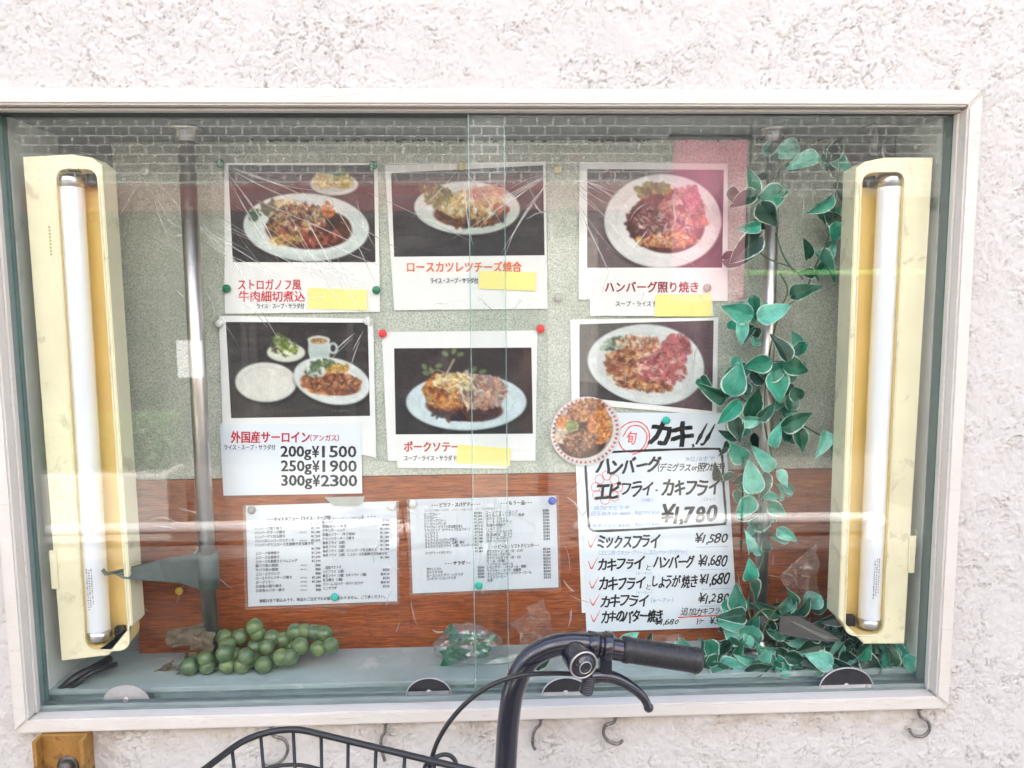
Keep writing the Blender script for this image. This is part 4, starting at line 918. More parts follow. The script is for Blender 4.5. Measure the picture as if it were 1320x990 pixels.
for k in range(60):    # crumples
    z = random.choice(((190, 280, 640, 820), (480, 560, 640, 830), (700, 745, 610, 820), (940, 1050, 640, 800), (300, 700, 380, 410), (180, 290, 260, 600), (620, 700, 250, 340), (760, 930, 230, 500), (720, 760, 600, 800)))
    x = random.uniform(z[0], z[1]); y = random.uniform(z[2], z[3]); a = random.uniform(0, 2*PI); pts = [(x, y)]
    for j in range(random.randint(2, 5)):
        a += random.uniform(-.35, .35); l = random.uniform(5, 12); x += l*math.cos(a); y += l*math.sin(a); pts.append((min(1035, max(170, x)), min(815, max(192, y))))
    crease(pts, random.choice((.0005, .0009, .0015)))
tag(obj('film_crumples', bm, clear_mat('glint_film_crumple', (1, 1, 1), .12, .3, .24), fr), kind='stuff')  # whitish haze painted in as small glints on the crumpled film

# ------------------------------------------------------------------ ivy
def leaf_mat():
    m, t, N, L, b = new('variegated_ivy_leaf')
    a = N.new('ShaderNodeAttribute'); a.attribute_name = 'rim'
    tc = N.new('ShaderNodeTexCoord'); oi = N.new('ShaderNodeObjectInfo')
    n = noise(N, L, tc.outputs['Object'], 3.2, 4, .6, 1.2)
    ad = N.new('ShaderNodeMath'); ad.operation = 'MULTIPLY_ADD'; L.new(n.outputs[0], ad.inputs[0]); ad.inputs[1].default_value = .42; L.new(a.outputs['Fac'], ad.inputs[2])
    r = ramp(N, [(1.02, (0, 0, 0)), (1.0, (1, 1, 1))]); 
    r.color_ramp.elements[0].position = .90; r.color_ramp.elements[1].position = 1.0
    sb = N.new('ShaderNodeMath'); sb.operation = 'SUBTRACT'; L.new(ad.outputs[0], sb.inputs[0]); sb.inputs[1].default_value = .13; L.new(sb.outputs[0], r.inputs[0])
    g = ramp(N, [(.0, (.004, .035, .018)), (.35, (.008, .12, .06)), (.70, (.04, .36, .24)), (1, (.22, .60, .48))]); L.new(oi.outputs['Random'], g.inputs[0])
    n2 = noise(N, L, tc.outputs['Object'], 2.5, 4, .6); r2 = ramp(N, [(.35, (.6, .65, .65)), (.7, (1.35, 1.25, 1.25))]); L.new(n2.outputs[0], r2.inputs[0])
    mu = N.new('ShaderNodeMix'); mu.data_type = 'RGBA'; mu.blend_type = 'MULTIPLY'; mu.inputs[0].default_value = 1; L.new(g.outputs[0], mu.inputs[6]); L.new(r2.outputs[0], mu.inputs[7])
    mx = N.new('ShaderNodeMix'); mx.data_type = 'RGBA'; L.new(r.outputs[0], mx.inputs[0]); L.new(mu.outputs[2], mx.inputs[6]); mx.inputs[7].default_value = (.50, .63, .53, 1)
    L.new(mx.outputs[2], b.inputs['Base Color']); b.inputs['Roughness'].default_value = .4
    return m
M_leaf = leaf_mat(); M_stem = mat('vine_stem', (.07, .12, .05), .5, var=.3)
def leaf_mesh(seed, w=.62, curl=.15, fold=.25):
    rr = random.Random(seed); bm = bmesh.new(); na, nb = 23, 17; G = []; rim = []
    ph = rr.uniform(0, 6)
    for i in range(na):
        t = i/(na-1)
        half = w*.5*(math.sin(PI*min(1, t**.62))**.85)*(1.0-.18*t) if t > 0 else .02
        half = max(half, .004)
        row = []
        for j in range(nb):
            s_ = (j/(nb-1))*2-1; x = half*s_*(1+.05*math.sin(7*t+ph)); yy = t-.10*abs(s_)**1.4*(1-t)*(1 if t < .5 else .6)
            z = fold*abs(x)*.9-curl*t*t+.018*math.sin(9*t+ph+s_*2)
            row.append(bm.verts.new((x, yy, z))); rim.append(max(abs(s_)**1.2, (t-.80)/.2*.9 if t > .80 else 0, .82 if (j == (nb-1)//2 and t < .8) else 0, .70 if abs(math.sin((t-.30*abs(s_))*20)) < .22 else 0) if t > .03 else .5)
        G.append(row)
    for i in range(na-1):
        for j in range(nb-1): bm.faces.new((G[i][j], G[i][j+1], G[i+1][j+1], G[i+1][j])).smooth = True
    me = bpy.data.meshes.new('leaf'); bm.to_mesh(me); bm.free(); me.materials.append(M_leaf)
    a = me.attributes.new('rim', 'FLOAT', 'POINT'); a.data.foreach_set('value', np.array(rim, np.float32)); return me
LEAF = [leaf_mesh(i, w_, c_, f_) for i, (w_, c_, f_) in enumerate(((.74, .2, .45), (.66, .32, .7), (.80, .12, .35), (.6, .4, .9), (.72, -.2, .5), (.58, .25, 1.1)))]
iv1 = thing('artificial_ivy', (x2, .1, FL), 'artificial variegated ivy garland trailing down around the right chrome pole', 'artificial plant')
iv2 = thing('artificial_ivy', at(1050, 860, .11), 'heap of artificial variegated ivy lying on the case floor in the right corner', 'artificial plant')
def add_leaf(root, px, py, size, ang, Y, var=None, tiltr=.45):
    """px,py is the middle of the leaf; ang is where its tip points, 0 right, 90 up"""
    c = at(px, py, Y); sz = size/1000*1.06; a = R(ang)
    m = Matrix.Rotation(random.uniform(-tiltr, tiltr), 3, 'X') @ Matrix.Rotation(random.uniform(-.5, .5)*tiltr*2, 3, 'Z')
    B = Matrix(((1, 0, 0), (0, 0, -1), (0, 1, 0)))     # leaf plane -> wall plane, upper side to the street
    rot = Matrix.Rotation(-(a-PI/2), 3, 'Y') @ m @ B
    o = bpy.data.objects.new('leaf', LEAF[var if var is not None else random.randrange(6)]); COL.objects.link(o); o.parent = root
    mid = rot @ Vector((0, .48, 0))*sz
    o.matrix_local = Matrix.Translation(c-mid-BASE[root.name]) @ rot.to_4x4() @ Matrix.Scale(sz, 4); return c-mid
HANG = [(1011, 195, 36, 205), (1032, 209, 38, 190), (1065, 209, 30, -55), (1079, 189, 36, 60), (1084, 212, 30, -35), (969, 233, 34, 105), (1002, 250, 44, 18), (956, 258, 36, 200), (991, 278, 36, -50), (964, 294, 28, 190), (960, 322, 46, 225),
    (1057, 266, 34, 225), (1072, 281, 28, 130), (1077, 302, 28, -85), (1040, 320, 28, 110), (1068, 341, 40, -50), (1071, 324, 22, 60), (1083, 250, 28, -65), (1040, 352, 22, 170), (1039, 374, 36, 25), (949, 401, 38, 165), (973, 398, 30, -80), (998, 404, 40, 20),
    (956, 430, 30, -90), (1006, 446, 38, 115), (1029, 474, 42, -10), (949, 487, 42, 75), (919, 507, 40, 160), (970, 516, 42, 85), (939, 533, 38, 230), (950, 554, 32, -75), (973, 543, 30, -10), (1003, 500, 40, -80), (1029, 512, 36, -50), (1026, 540, 40, 30),
    (1001, 560, 30, 80), (1033, 568, 30, -80), (1061, 574, 34, -110), (1099, 578, 14, -35), (983, 590, 36, 125), (968, 613, 42, 100), (984, 627, 34, -100), (1010, 618, 26, -50), (959, 657, 38, -120), (1003, 658, 26, -30), (967, 700, 30, 100), (1015, 688, 28, -30),
    (988, 706, 26, -70), (967, 735, 32, 95), (974, 762, 30, -70), (975, 470, 34, 200), (990, 530, 30, 40), (1012, 486, 34, 210), (995, 640, 22, 0), (1003, 476, 34, 40)]
for k, (a, b, c, d) in enumerate(HANG): add_leaf(iv1, a, b, c*1.02, d, random.uniform(.085, .108) if not 935 < a < 1010 else random.choice((.085, .095)), k % 6, .5)
for k, (a, b, c, d) in enumerate(HANG):
    if k % 5 != 4: add_leaf(iv1, a+random.uniform(-13, 13), b+random.uniform(-10, 12), c*.85, d+random.uniform(50, 200), random.uniform(.112, .13), None, .9)
FLOORL = [(950, 771, 38, 100), (944, 794, 36, 175), (967, 822, 44, -85), (986, 811, 36, -105), (990, 783, 34, 150), (1021, 771, 28, 110), (1037, 783, 30, 60), (1017, 789, 40, 30), (928, 836, 32, 150), (934, 864, 38, -25), (977, 861, 34, 10), (1002, 861, 26, -60),
    (1099, 823, 38, 110), (1080, 858, 34, 150), (1114, 846, 34, 60), (1152, 865, 40, 40), (1174, 858, 30, -60), (1149, 843, 32, 95), (1043, 836, 36, 200), (1027, 849, 32, -20), (1055, 850, 34, 160), (1064, 832, 34, 40), (995, 838, 34, 10), (960, 848, 30, 170),
    (1015, 862, 28, 20), (1035, 866, 28, -10), (1125, 858, 34, -30), (906, 832, 24, 60), (880, 828, 24, 120), (862, 834, 24, 20), (835, 826, 26, 60), (813, 822, 28, 20), (789, 823, 22, 120), (700, 852, 36, 30), (716, 833, 26, 80), (735, 846, 26, 200), (775, 842, 26, -20),
    (1070, 800, 30, 200), (1052, 812, 34, 30), (900, 862, 26, -20), (950, 838, 26, 60), (922, 850, 28, 20), (820, 842, 26, 150), (1090, 838, 34, 20), (690, 836, 22, 60), (1135, 832, 26, 120), (985, 845, 30, 60), (1045, 862, 30, 190)]
for k, (a, b, c, d) in enumerate(FLOORL):
    Y = random.uniform(.075, .12)
    while at(a, b+c*.3, Y).z < FL+.004 and Y > .06: Y -= .004
    add_leaf(iv2, a, b, c, d, Y, k % 6, .6)
random.seed(21)
for k in range(60):
    a, b = random.uniform(930, 1110), random.uniform(775, 850); add_leaf(iv2, a, b if a < 1060 else max(b, 815), random.uniform(24, 38), random.uniform(0, 360), random.uniform(.10, .135), None, .8)
for k in range(34):
    b = random.uniform(425, 690); a = 985-(b-430)*.06+random.gauss(0, 24); add_leaf(iv1, a, b, random.uniform(22, 36), random.uniform(0, 360), random.uniform(.105, .14), None, .8)
for k in range(56):
    a = random.uniform(890, 1180); b = random.uniform(825, 868); Y = random.uniform(.10, .15)
    while at(a, b+8, Y).z < FL+.004 and Y > .07: Y -= .004
    add_leaf(iv2, a, b, random.uniform(24, 38), random.uniform(0, 360), Y, None, .8)
bm = bmesh.new()
for path in ([(1085, 175), (1080, 230), (1070, 300), (1050, 345), (1035, 380), (1005, 405), (990, 470), (985, 540), (995, 600), (980, 660), (985, 710), (965, 770), (968, 800)], [(1080, 185), (1040, 200), (1005, 215), (990, 260), (965, 300), (985, 330), (1020, 345), (1035, 360)], [(1000, 300), (1010, 330), (1025, 352)], [(1005, 352), (1015, 372), (1008, 392), (985, 408)], [(1030, 545), (1060, 562), (1075, 560), (1100, 577)], [(940, 500), (965, 520), (985, 530)], [(1010, 225), (1004, 250), (985, 262)]):
    tube(bm, smooth_path([at(x, y, .100) for x, y in path], 5), .0011, 6)
obj('vine', bm, M_stem, iv1)
bm = bmesh.new()
for k in range(14):
    a = random.uniform(880, 1150); b = random.uniform(835, 866); pts = [at(a+j*random.uniform(8, 22), b+random.uniform(-7, 5), .11) for j in range(5)]
    for q in pts: q.z = max(q.z, FL+.003); q.x = min(q.x, IR-.01)
    tube(bm, smooth_path(pts, 4), .001, 6)
tube(bm, smooth_path([at(x, y, .098) for x, y in ((968, 800), (985, 785), (1010, 792), (1040, 800))], 4), .0013, 6); tube(bm, smooth_path([at(x, y, .09) for x, y in ((975, 840), (990, 800), (1010, 775))], 4), .0011, 6)
obj('vine', bm, M_stem, iv2)

# ------------------------------------------------------------------ grapes
def grape_mat():
    m, t, N, L, b = new('green_wax_grape'); tc = N.new('ShaderNodeTexCoord'); oi = N.new('ShaderNodeObjectInfo')
    n = noise(N, L, tc.outputs['Object'], 70, 4, .6); r = ramp(N, [(.3, (.07, .12, .045)), (.7, (.16, .22, .095))]); L.new(n.outputs[0], r.inputs[0])
    r2 = ramp(N, [(0, (.75, .85, .9)), (1, (1.15, 1.1, .9))]); L.new(oi.outputs['Random'], r2.inputs[0])
    mu = N.new('ShaderNodeMix'); mu.data_type = 'RGBA'; mu.blend_type = 'MULTIPLY'; mu.inputs[0].default_value = 1; L.new(r.outputs[0], mu.inputs[6]); L.new(r2.outputs[0], mu.inputs[7]); L.new(mu.outputs[2], b.inputs['Base Color'])
    b.inputs['Roughness'].default_value = .26; b.inputs['Coat Weight'].default_value = .3; b.inputs['Subsurface Weight'].default_value = .25; b.inputs['Subsurface Scale'].default_value = .006; return m
gr = thing('grape_bunch', at(320, 880, .1), 'bunch of dusty green artificial grapes lying on the case floor', 'artificial fruit')
bm = bmesh.new(); bmesh.ops.create_icosphere(bm, subdivisions=3, radius=.0122)
for f in bm.faces: f.smooth = True
gme = bpy.data.meshes.new('grape'); bm.to_mesh(gme); bm.free(); gme.materials.append(grape_mat())
GR = [(245, 871), (268, 874), (293, 858), (313, 870), (265, 849), (290, 842), (317, 846), (340, 857), (293, 832), (289, 822), (309, 821), (333, 817), (344, 834), (363, 847), (365, 825), (328, 808), (351, 822), (374, 847), (387, 833), (392, 814), (410, 836), (427, 832), (405, 815), (418, 817), (380, 815), (300, 871), (275, 862), (328, 866), (310, 856), (378, 836), (355, 855), (330, 834), (255, 860), (303, 845)]
for k, (a, b) in enumerate(GR):
    Y = .088 if b > 838 else (.10 if b > 825 else .118)
    if k >= 25: Y += .016
    p = at(a, b, Y); p.z = max(p.z, FL+.0118)
    o = bpy.data.objects.new('grape', gme); COL.objects.link(o); o.parent = gr; o.location = p-BASE[gr.name]; s_ = random.uniform(.94, 1.05); o.scale = (s_, s_, s_*random.uniform(.96, 1.04)); o.rotation_euler = (random.random()*6,)*3
bm = bmesh.new(); tube(bm, smooth_path([at(x, y, .09) for x, y in ((196, 894), (225, 872), (245, 856), (262, 846))], 5), .0014, 8); obj('stalk', bm, M_stem, gr)
M_dead = mat('withered_leaf', (.13, .10, .065), .7, var=.35, scale=60, bump=.5)
def crumple(quad, Y, seed, amp=.008, n=10):
    bm = bmesh.new(); tl, tr, br_, bl = [at(x, y, Y) for x, y in quad]; G = []
    for i in range(n+1):
        row = []
        for j in range(n+1):
            u = i/n; v_ = j/n; p = tl.lerp(tr, u).lerp(bl.lerp(br_, u), v_); h = float(fbm(np.array(u*3.1+seed), np.array(v_*3.3+seed*2), 3, seed)); k = float(fbm(np.array(u*5+seed), np.array(v_*5.0), 2, seed+3))
            row.append(bm.verts.new(p+Vector((k*.006, -abs(h)*amp, h*.004))))
        G.append(row)
    for i in range(n):
        for j in range(n): bm.faces.new((G[i][j], G[i][j+1], G[i+1][j+1], G[i+1][j])).smooth = True
    return bm
for q, sd_ in (([(213, 815), (262, 800), (258, 828), (222, 836)], 2), ([(240, 838), (256, 842), (240, 868), (228, 866)], 5), ([(190, 872), (222, 850), (232, 872), (198, 896)], 8), ([(250, 805), (278, 815), (272, 840), (246, 836)], 11)):
    obj('withered_leaf', crumple(q, .1, sd_), M_dead, gr)

# ------------------------------------------------------------------ wrapped green ball, cellophane bits, cables
M_cell = clear_mat('cellophane', (.93, .96, .95), .10, .06, .05)
wb = thing('wrapped_ornament', at(606, 862, .11), 'green ornament wrapped in crumpled cellophane on the case floor', 'ornament')
c = at(604, 832, .105); bm = bmesh.new(); bmesh.ops.create_icosphere(bm, subdivisions=4, radius=.035)
for v in bm.verts:
    d = v.co.normalized(); h = float(fbm(np.array(d.x*3+5), np.array(d.z*3+d.y*2), 3, 9)); f_ = 1+.22*h
    v.co = Vector((v.co.x*1.42*f_, v.co.y*.75*f_, v.co.z*.86*f_))+c
for f in bm.faces: f.smooth = False
obj('cellophane_wrap', bm, M_cell, wb)
bm = bmesh.new()
for k in range(26):
    a = random.uniform(-1, 1); b = random.uniform(-1, 1); z = c+Vector((a*.034, random.uniform(-.012, .014), b*.019)); s_ = random.uniform(.008, .017); an = random.uniform(0, 6)
    d1 = Vector((math.cos(an), random.uniform(-.4, .4), math.sin(an)))*s_; d2 = Vector((-math.sin(an), random.uniform(-.4, .4), math.cos(an)))*s_*.6
    bm.faces.new([bm.verts.new(p) for p in (z-d1, z-d2*.8, z+d1, z+d2)])
obj('green_filling', bm, mat('deep_green_foil', (.01, .14, .06), .3, var=.5, scale=90, coat=.5), wb)
for q, sd_ in (([(660, 800), (700, 770), (722, 830), (680, 850)], 3), ([(1005, 740), (1050, 700), (1058, 770), (1020, 790)], 6), ([(838, 818), (880, 816), (884, 848), (840, 850)], 9), ([(520, 862), (690, 838), (692, 856), (530, 880)], 12)):
    tag(obj('cellophane_scrap', crumple(q, .10, sd_, .012, 12), M_cell), {3: 'crumpled clear cellophane scrap right of the wrapped green ornament', 6: 'crumpled clear cellophane scrap on the wood beside the right bracket', 9: 'clear cellophane scrap behind the bicycle grip', 12: 'long strip of clear cellophane on the floor before the ornament'}[sd_], 'plastic scrap', 'clear cellophane scraps')
bm = bmesh.new(); tube(bm, smooth_path([at(55, 912, .058), at(78, 890, .06), at(100, 872, .07), at(128, 858, .09), at(140, 850, .12)], 5), .006, 10); tube(bm, smooth_path([at(70, 905, .058), at(95, 884, .06), at(120, 866, .07), at(150, 856, .1)], 5), .0035, 8)
tag(obj('power_cable', bm, M_black), 'black power cable leaving the foot of the left light fixture', 'cable')
bm = bmesh.new(); a = at(1128, 160, .1); a.z = IT
tube(bm, [(a.x, .1, IT-.001), (a.x, .1, IT-.04)], .0042, 10); tube(bm, smooth_path([(a.x+.016, .1, IT-.001), (a.x+.016, .1, IT-.016), (a.x+.006, .09, IT-.024), (a.x+.004, .08, IT-.046), (a.x+.02, .08, IT-.056)], 5), .0013, 6)
box(bm, (a.x-.008, .09, IT-.004), (a.x+.026, .11, IT-.0006), .001)
tag(obj('cable_conduit', bm, mat('grey_conduit', (.32, .32, .31), .5)), 'grey conduit and thin wire hanging from the case ceiling above the right fixture', 'conduit')

# ------------------------------------------------------------------ hooks and bracket below the case
M_hook = mat('tarnished_hook', (.22, .20, .18), .4, .8, var=.4, scale=200, bump=.4, spots=((.12, .07, .04), 120, .55, .8))
def hook(pts, lab, rad=.0022):
    Y = .006; P = [at(x, y, Y) for x, y in pts]; P[0].z = max(P[0].z, ZB-.0005)
    P = [P[0]]+P[1:]; bm = bmesh.new(); tube(bm, smooth_path(P, 5), rad, 10); 
    lathe(bm, [(.0045, 0), (.0045, .0012), (.003, .002)], aim((P[0].x, Y, ZB-.0002), (0, 0, -1)), 14)
    tag(obj('screw_hook', bm, M_hook), lab, 'hook', 'screw hooks under the display case')
hook([(350, 940), (352, 948), (366, 953), (371, 966), (364, 980), (348, 988), (338, 984)], 'screw hook under the case, seen through the bicycle basket')
hook([(497, 934), (496, 944), (492, 950), (491, 962), (494, 974), (496, 981)], 'narrow screw hook right of the basket, leftmost clear of the wires')
hook([(697, 928), (696, 934), (690, 940), (687, 950), (687, 960), (690, 966)], 'screw hook just right of the handlebar tube')
hook([(794, 924), (791, 931), (781, 935), (778, 945), (784, 955), (796, 959), (803, 954)], 'open screw hook below the brake lever tip')
hook([(1184, 916), (1186, 923), (1196, 930), (1198, 941), (1190, 949), (1178, 948), (1172, 940)], 'screw hook at the far right end under the frame')
rb = thing('rusty_bracket', at(88, 985, .0), 'rusty yellow brown steel bracket under the lower left corner of the case', 'bracket')
M_rust = mat('rusty_ochre_paint', lin((150, 108, 48)), .6, var=.3, scale=35, bump=.6, spots=((.09, .05, .02), 40, .55, .85))
bm = bmesh.new(); a = at(52, 946, .0); b = at(124, 1060, .0); box(bm, (a.x, -.002, b.z), (b.x-.003, .013, ZB-.001), .0015); obj('back_plate', bm, M_rust, rb)
for x in (a.x-.002, b.x-.006):
    bm = bmesh.new(); box(bm, (x, -.016, b.z), (x+.005, -.0022, ZB-.0012), .001); obj('side_flange', bm, M_rust, rb)
bm = bmesh.new(); lathe(bm, [(0, .009), (.0085, .009), (.0095, .007), (.0095, 0)], aim(at(88, 987, -.0022), (0, -1, 0)), 6); lathe(bm, [(.0135, 0), (.0135, .0016), (.009, .0018)], aim(at(88, 987, -.002), (0, -1, 0)), 24)
obj('bolt', bm, mat('grimy_bolt', (.12, .11, .10), .5, .6, var=.5, scale=200, bump=.5), rb)

# ------------------------------------------------------------------ bicycle
BYY = -.125
bk = thing('bicycle', (at(652, 990, BYY).x, BYY, 0), 'bicycle parked before the case, black handlebar, bell and wire basket', 'bicycle')
M_bar = mat('black_bar_paint', (.012, .012, .020), .26, var=.2, coat=.6)
M_rub = mat('black_rubber_grip', (.016, .016, .018), .42, var=.2, bump=.3)
M_cab = mat('black_cable_sheath', (.014, .014, .016), .35, var=.2)
P = [at(x, y, BYY) for x, y in ((648, 1130), (650, 1050), (652, 985), (656, 925), (664, 883), (681, 851), (706, 835), (736, 829), (765, 831), (800, 838), (850, 845), (903, 852))]
bm = bmesh.new(); tube(bm, smooth_path(P, 6), .0125, 24); obj('handlebar', bm, M_bar, bk)
d = (P[-1]-P[-3]).normalized()
def along(px): 
    t = (px-765)/(903-765); return P[8].lerp(P[11], t)
bm = bmesh.new(); G0 = along(803); G1 = along(903); prof = [(0, -.001), (.0142, -.001), (.0150, .002), (.0150, .006), (.0142, .008)]
Lg = (G1-G0).length; z = .010
while z < Lg-.012: prof += [(.0142, z), (.0142, z+.0016), (.01395, z+.0018), (.01395, z+.0024)]; z += .0026
prof += [(.0146, Lg-.009), (.0146, Lg-.003), (.0125, Lg), (0, Lg+.0004)]
lathe(bm, prof, aim(G0, G1-G0), 28); obj('grip', bm, M_rub, bk)
bm = bmesh.new()
a0 = along(776); a1 = along(788); tube(bm, [a0, a0.lerp(a1, .2), a0.lerp(a1, .8), a1], [.0150, .0172, .0172, .0150], 24); tube(bm, [along(757), along(772)], .0145, 24)
box(bm, a0+Vector((-.004, -.012, -.030)), a0+Vector((.010, .006, -.004)), .003); obj('lever_clamp', bm, M_bar, bk)
lv = smooth_path([at(x, y, BYY-.006) for x, y in ((762, 872), (776, 871), (795, 875), (815, 886), (829, 899), (836, 912))], 5)
bm = bmesh.new(); n = len(lv); tube(bm, lv, [.0088-.0046*i/n for i in range(n)], 12); bmesh.ops.create_icosphere(bm, subdivisions=2, radius=.0058, matrix=Matrix.Translation(lv[-1]))
obj('brake_lever', bm, M_bar, bk)
bc = at(752, 857, BYY-.03); bm = bmesh.new(); dv = Vector((.30, -1, -.12))
lathe(bm, [(.0135, -.030), (.0155, -.024), (.0162, -.004), (.0158, 0), (.0148, .0012), (.0135, .0006), (.010, .0015), (.0085, .0048), (.006, .0062), (.004, .0050), (0, .0050)], aim(bc, dv), 32); obj('bell', bm, M_bar, bk)
bm = bmesh.new(); mt = aim(bc, dv); tube(bm, [mt @ Vector((.0152*math.cos(t), .0152*math.sin(t), .0006)) for t in np.linspace(0, 2*PI, 40)[:-1]], .0011, 8, closed=True)
tube(bm, [mt @ Vector((.0068*math.cos(t), .0068*math.sin(t), .0058)) for t in np.linspace(0, 2*PI, 24)[:-1]], .0006, 6, closed=True); obj('bell_ring', bm, M_chrome, bk)
bm = bmesh.new(); q0 = at(760, 871, BYY-.01); q1 = at(755, 893, BYY-.012); prof = []; Ln = (q1-q0).length; z = 0
while z < Ln: prof += [(.0078, z), (.0078, z+.0012), (.0066, z+.0016), (.0066, z+.0022)]; z += .0026
lathe(bm, [(0, 0)]+prof+[(0, Ln)], aim(q0, q1-q0), 18); obj('cable_adjuster', bm, M_bar, bk)
bm = bmesh.new(); tube(bm, smooth_path([at(x, y, BYY-yo) for x, y, yo in ((748, 869, .004), (710, 868, .012), (670, 871, .03), (632, 884, .035), (598, 909, .035), (571, 943, .035), (556, 980, .035), (548, 1040, .03), (556, 1120, .02))], 6), .0026, 12); obj('brake_cable', bm, M_cab, bk)
bm = bmesh.new(); rc = at(568, 992, BYY-.04); tube(bm, [rc+Vector((.0175*math.cos(t), .004*math.sin(2*t), .0165*math.sin(t))) for t in np.linspace(0, 2*PI, 32)[:-1]], .0024, 10, closed=True); obj('cable_loop', bm, M_cab, bk)
# stem, lamp bracket and head tube below the picture edge
s0 = at(648, 1130, BYY)
bm = bmesh.new(); tube(bm, smooth_path([s0, s0+Vector((-.012, -.01, -.03)), s0+Vector((-.03, -.05, -.045)), s0+Vector((-.035, -.08, -.045))], 5), .0125, 20); obj('handlebar_end', bm, M_bar, bk)
bm = bmesh.new(); hx = s0+Vector((-.035, -.08, -.045)); tube(bm, [hx+Vector((0, 0, .03)), hx+Vector((.05, 0, -.25))], [.016, .016], 20); obj('stem', bm, M_alu, bk)
bm = bmesh.new(); tube(bm, [hx+Vector((.03, 0, -.15)), hx+Vector((.055, 0, -.30))], .020, 20); obj('head_tube', bm, M_bar, bk)
# basket
far = at_z(352, 937, 1.035); e1 = at_z(600, 997, 1.035); e2 = at_z(262, 1022, 1.035)
u1 = (e1-far).normalized(); u2 = (e2-far); u2 = (u2-u1*u2.dot(u1)).normalized()
def rimpt(sx, sy, r, W=.36, D=.27):
    """rounded rectangle outline, starting point far corner"""
    out = []
    cs = ((r, r, PI, 1.5*PI), (W-r, r, 1.5*PI, 2*PI), (W-r, D-r, 0, .5*PI), (r, D-r, .5*PI, PI))
    for cx_, cy_, a0_, a1_ in cs:
        for k in range(9): a_ = a0_+(a1_-a0_)*k/8; out.append((cx_+r*math.cos(a_), cy_+r*math.sin(a_)))
    return out
fo = far-u1*.012-u2*.006
def rim_loop(inset, z, r=.05):
    res = []
    for a_, b_ in rimpt(0, 0, r): 
        ca = (a_-.18)*(1-inset/.18)+.18; cb = (b_-.135)*(1-inset/.135)+.135; p = fo+u1*ca+u2*cb; p.z = z; res.append(p)
    return res
bm = bmesh.new(); tube(bm, rim_loop(0, 1.035), .0032, 10, closed=True); bo = obj('basket', bm, M_cab, bk)
top = rim_loop(0, 1.035); ringz = [(.006, 1.003), (.018, .955), (.028, .90), (.038, .85)]
bm = bmesh.new()
for ins, z in ringz: tube(bm, rim_loop(ins, z), .0019, 8, closed=True)
obj('basket_ring', bm, M_cab, bo)
bot = rim_loop(.038, .85)
# verticals spaced evenly along the loop
def resample(P, n):
    P = P+[P[0]]; L_ = [0]
    for a_, b_ in zip(P, P[1:]): L_.append(L_[-1]+(b_-a_).length)
    out = []
    for k in range(n):
        t = L_[-1]*k/n; i = max(j for j in range(len(L_)-1) if L_[j] <= t); out.append(P[i].lerp(P[i+1], (t-L_[i])/(L_[i+1]-L_[i])))
    return out
wm = None
for a_, b_ in zip(resample(top, 38), resample(bot, 38)):
    bm = bmesh.new(); tube(bm, [a_, b_], .0017, 8); obj('basket_wire', bm, M_cab, bo)

# ------------------------------------------------------------------ across the street (seen mirrored in the panes, save the upper storey)
FY = -4.0
fb = thing('tiled_building', (0, FY-1, 0), 'grey tiled building across the street, seen reflected in the glass', 'building')
M_tile = mat('grey_glazed_tile', (.12, .125, .12), .4, var=.18, scale=3)
M_joint = mat('pale_tile_joint', (.40, .40, .38), .8)
bm = bmesh.new(); box(bm, (-7, FY-3, 2.12), (7, FY, 2.92)); obj('joint_backing', bm, M_joint, fb)
bm = bmesh.new(); box(bm, (-7, FY-3, 2.921), (7, FY+.03, 5.6), .01); obj('bounce_storey', bm, mat('cream_render', (.60, .595, .58), .8, var=.06, scale=2, bump=.3), fb)  # unseen storey added so its pale face bounces warm light onto the case
for x0 in (-5.5, -3.1, -.7, 1.7, 4.1):
    bm = bmesh.new(); box(bm, (x0, FY+.0305, 3.6), (x0+1.2, FY+.05, 4.8), .004); wf = obj('window', bm, mat('dark_bronze', (.09, .085, .08), .4, .4), fb)
    for k_ in (0, 1): bm = bmesh.new(); box(bm, (x0+.04+k_*.57, FY+.0505, 3.64), (x0+.59+k_*.57, FY+.056, 4.76)); obj('pane', bm, mat('dark_pane', (.04, .05, .06), .08), wf)
bm = bmesh.new(); box(bm, (-8, FY-.4, .004), (8, -2.9, .028)); tag(obj('far_pavement', bm, mat('pale_paving', (.17, .17, .165), .85, var=.12, scale=8)), kind='structure')
bm = bmesh.new(); box(bm, (-.0447, 0, -.0228), (.0447, .0016, .0228), .0004, seg=1)
bme = bpy.data.meshes.new('tile'); bm.to_mesh(bme); bm.free(); bme.materials.append(M_tile)
k = 0; rest = []
zt0 = 2.19
for rr_ in range(13):
    z = zt0+.057*rr_+.0285-.085
    for cc in range(-70, 70):
        x = cc*.1+(.05 if rr_ % 2 else 0)
        if -3.35 < x < .65 and rr_ < 9 and k < 300 and (x < .4): 
            o = bpy.data.objects.new('tile', bme); COL.objects.link(o); o.parent = fb; o.location = Vector((x, FY+.0005, z))-BASE[fb.name]; k += 1
        else: rest.append((x, z))
vs = []; fs = []
for x, z in rest:
    n = len(vs); vs += [(x+a, FY+y_, z+b) for y_ in (0, .0016) for a, b in ((-.0447, -.0228), (.0447, -.0228), (.0447, .0228), (-.0447, .0228))]
    fs += [(n+4, n+5, n+6, n+7), (n, n+1, n+5, n+4), (n+1, n+2, n+6, n+5), (n+2, n+3, n+7, n+6), (n+3, n, n+4, n+7)]
me = bpy.data.meshes.new('tile_field'); me.from_pydata(vs, [], [f[::-1] for f in fs]); me.update()
tag(mesh_obj('tile_field', me, M_tile, fb), kind='stuff')
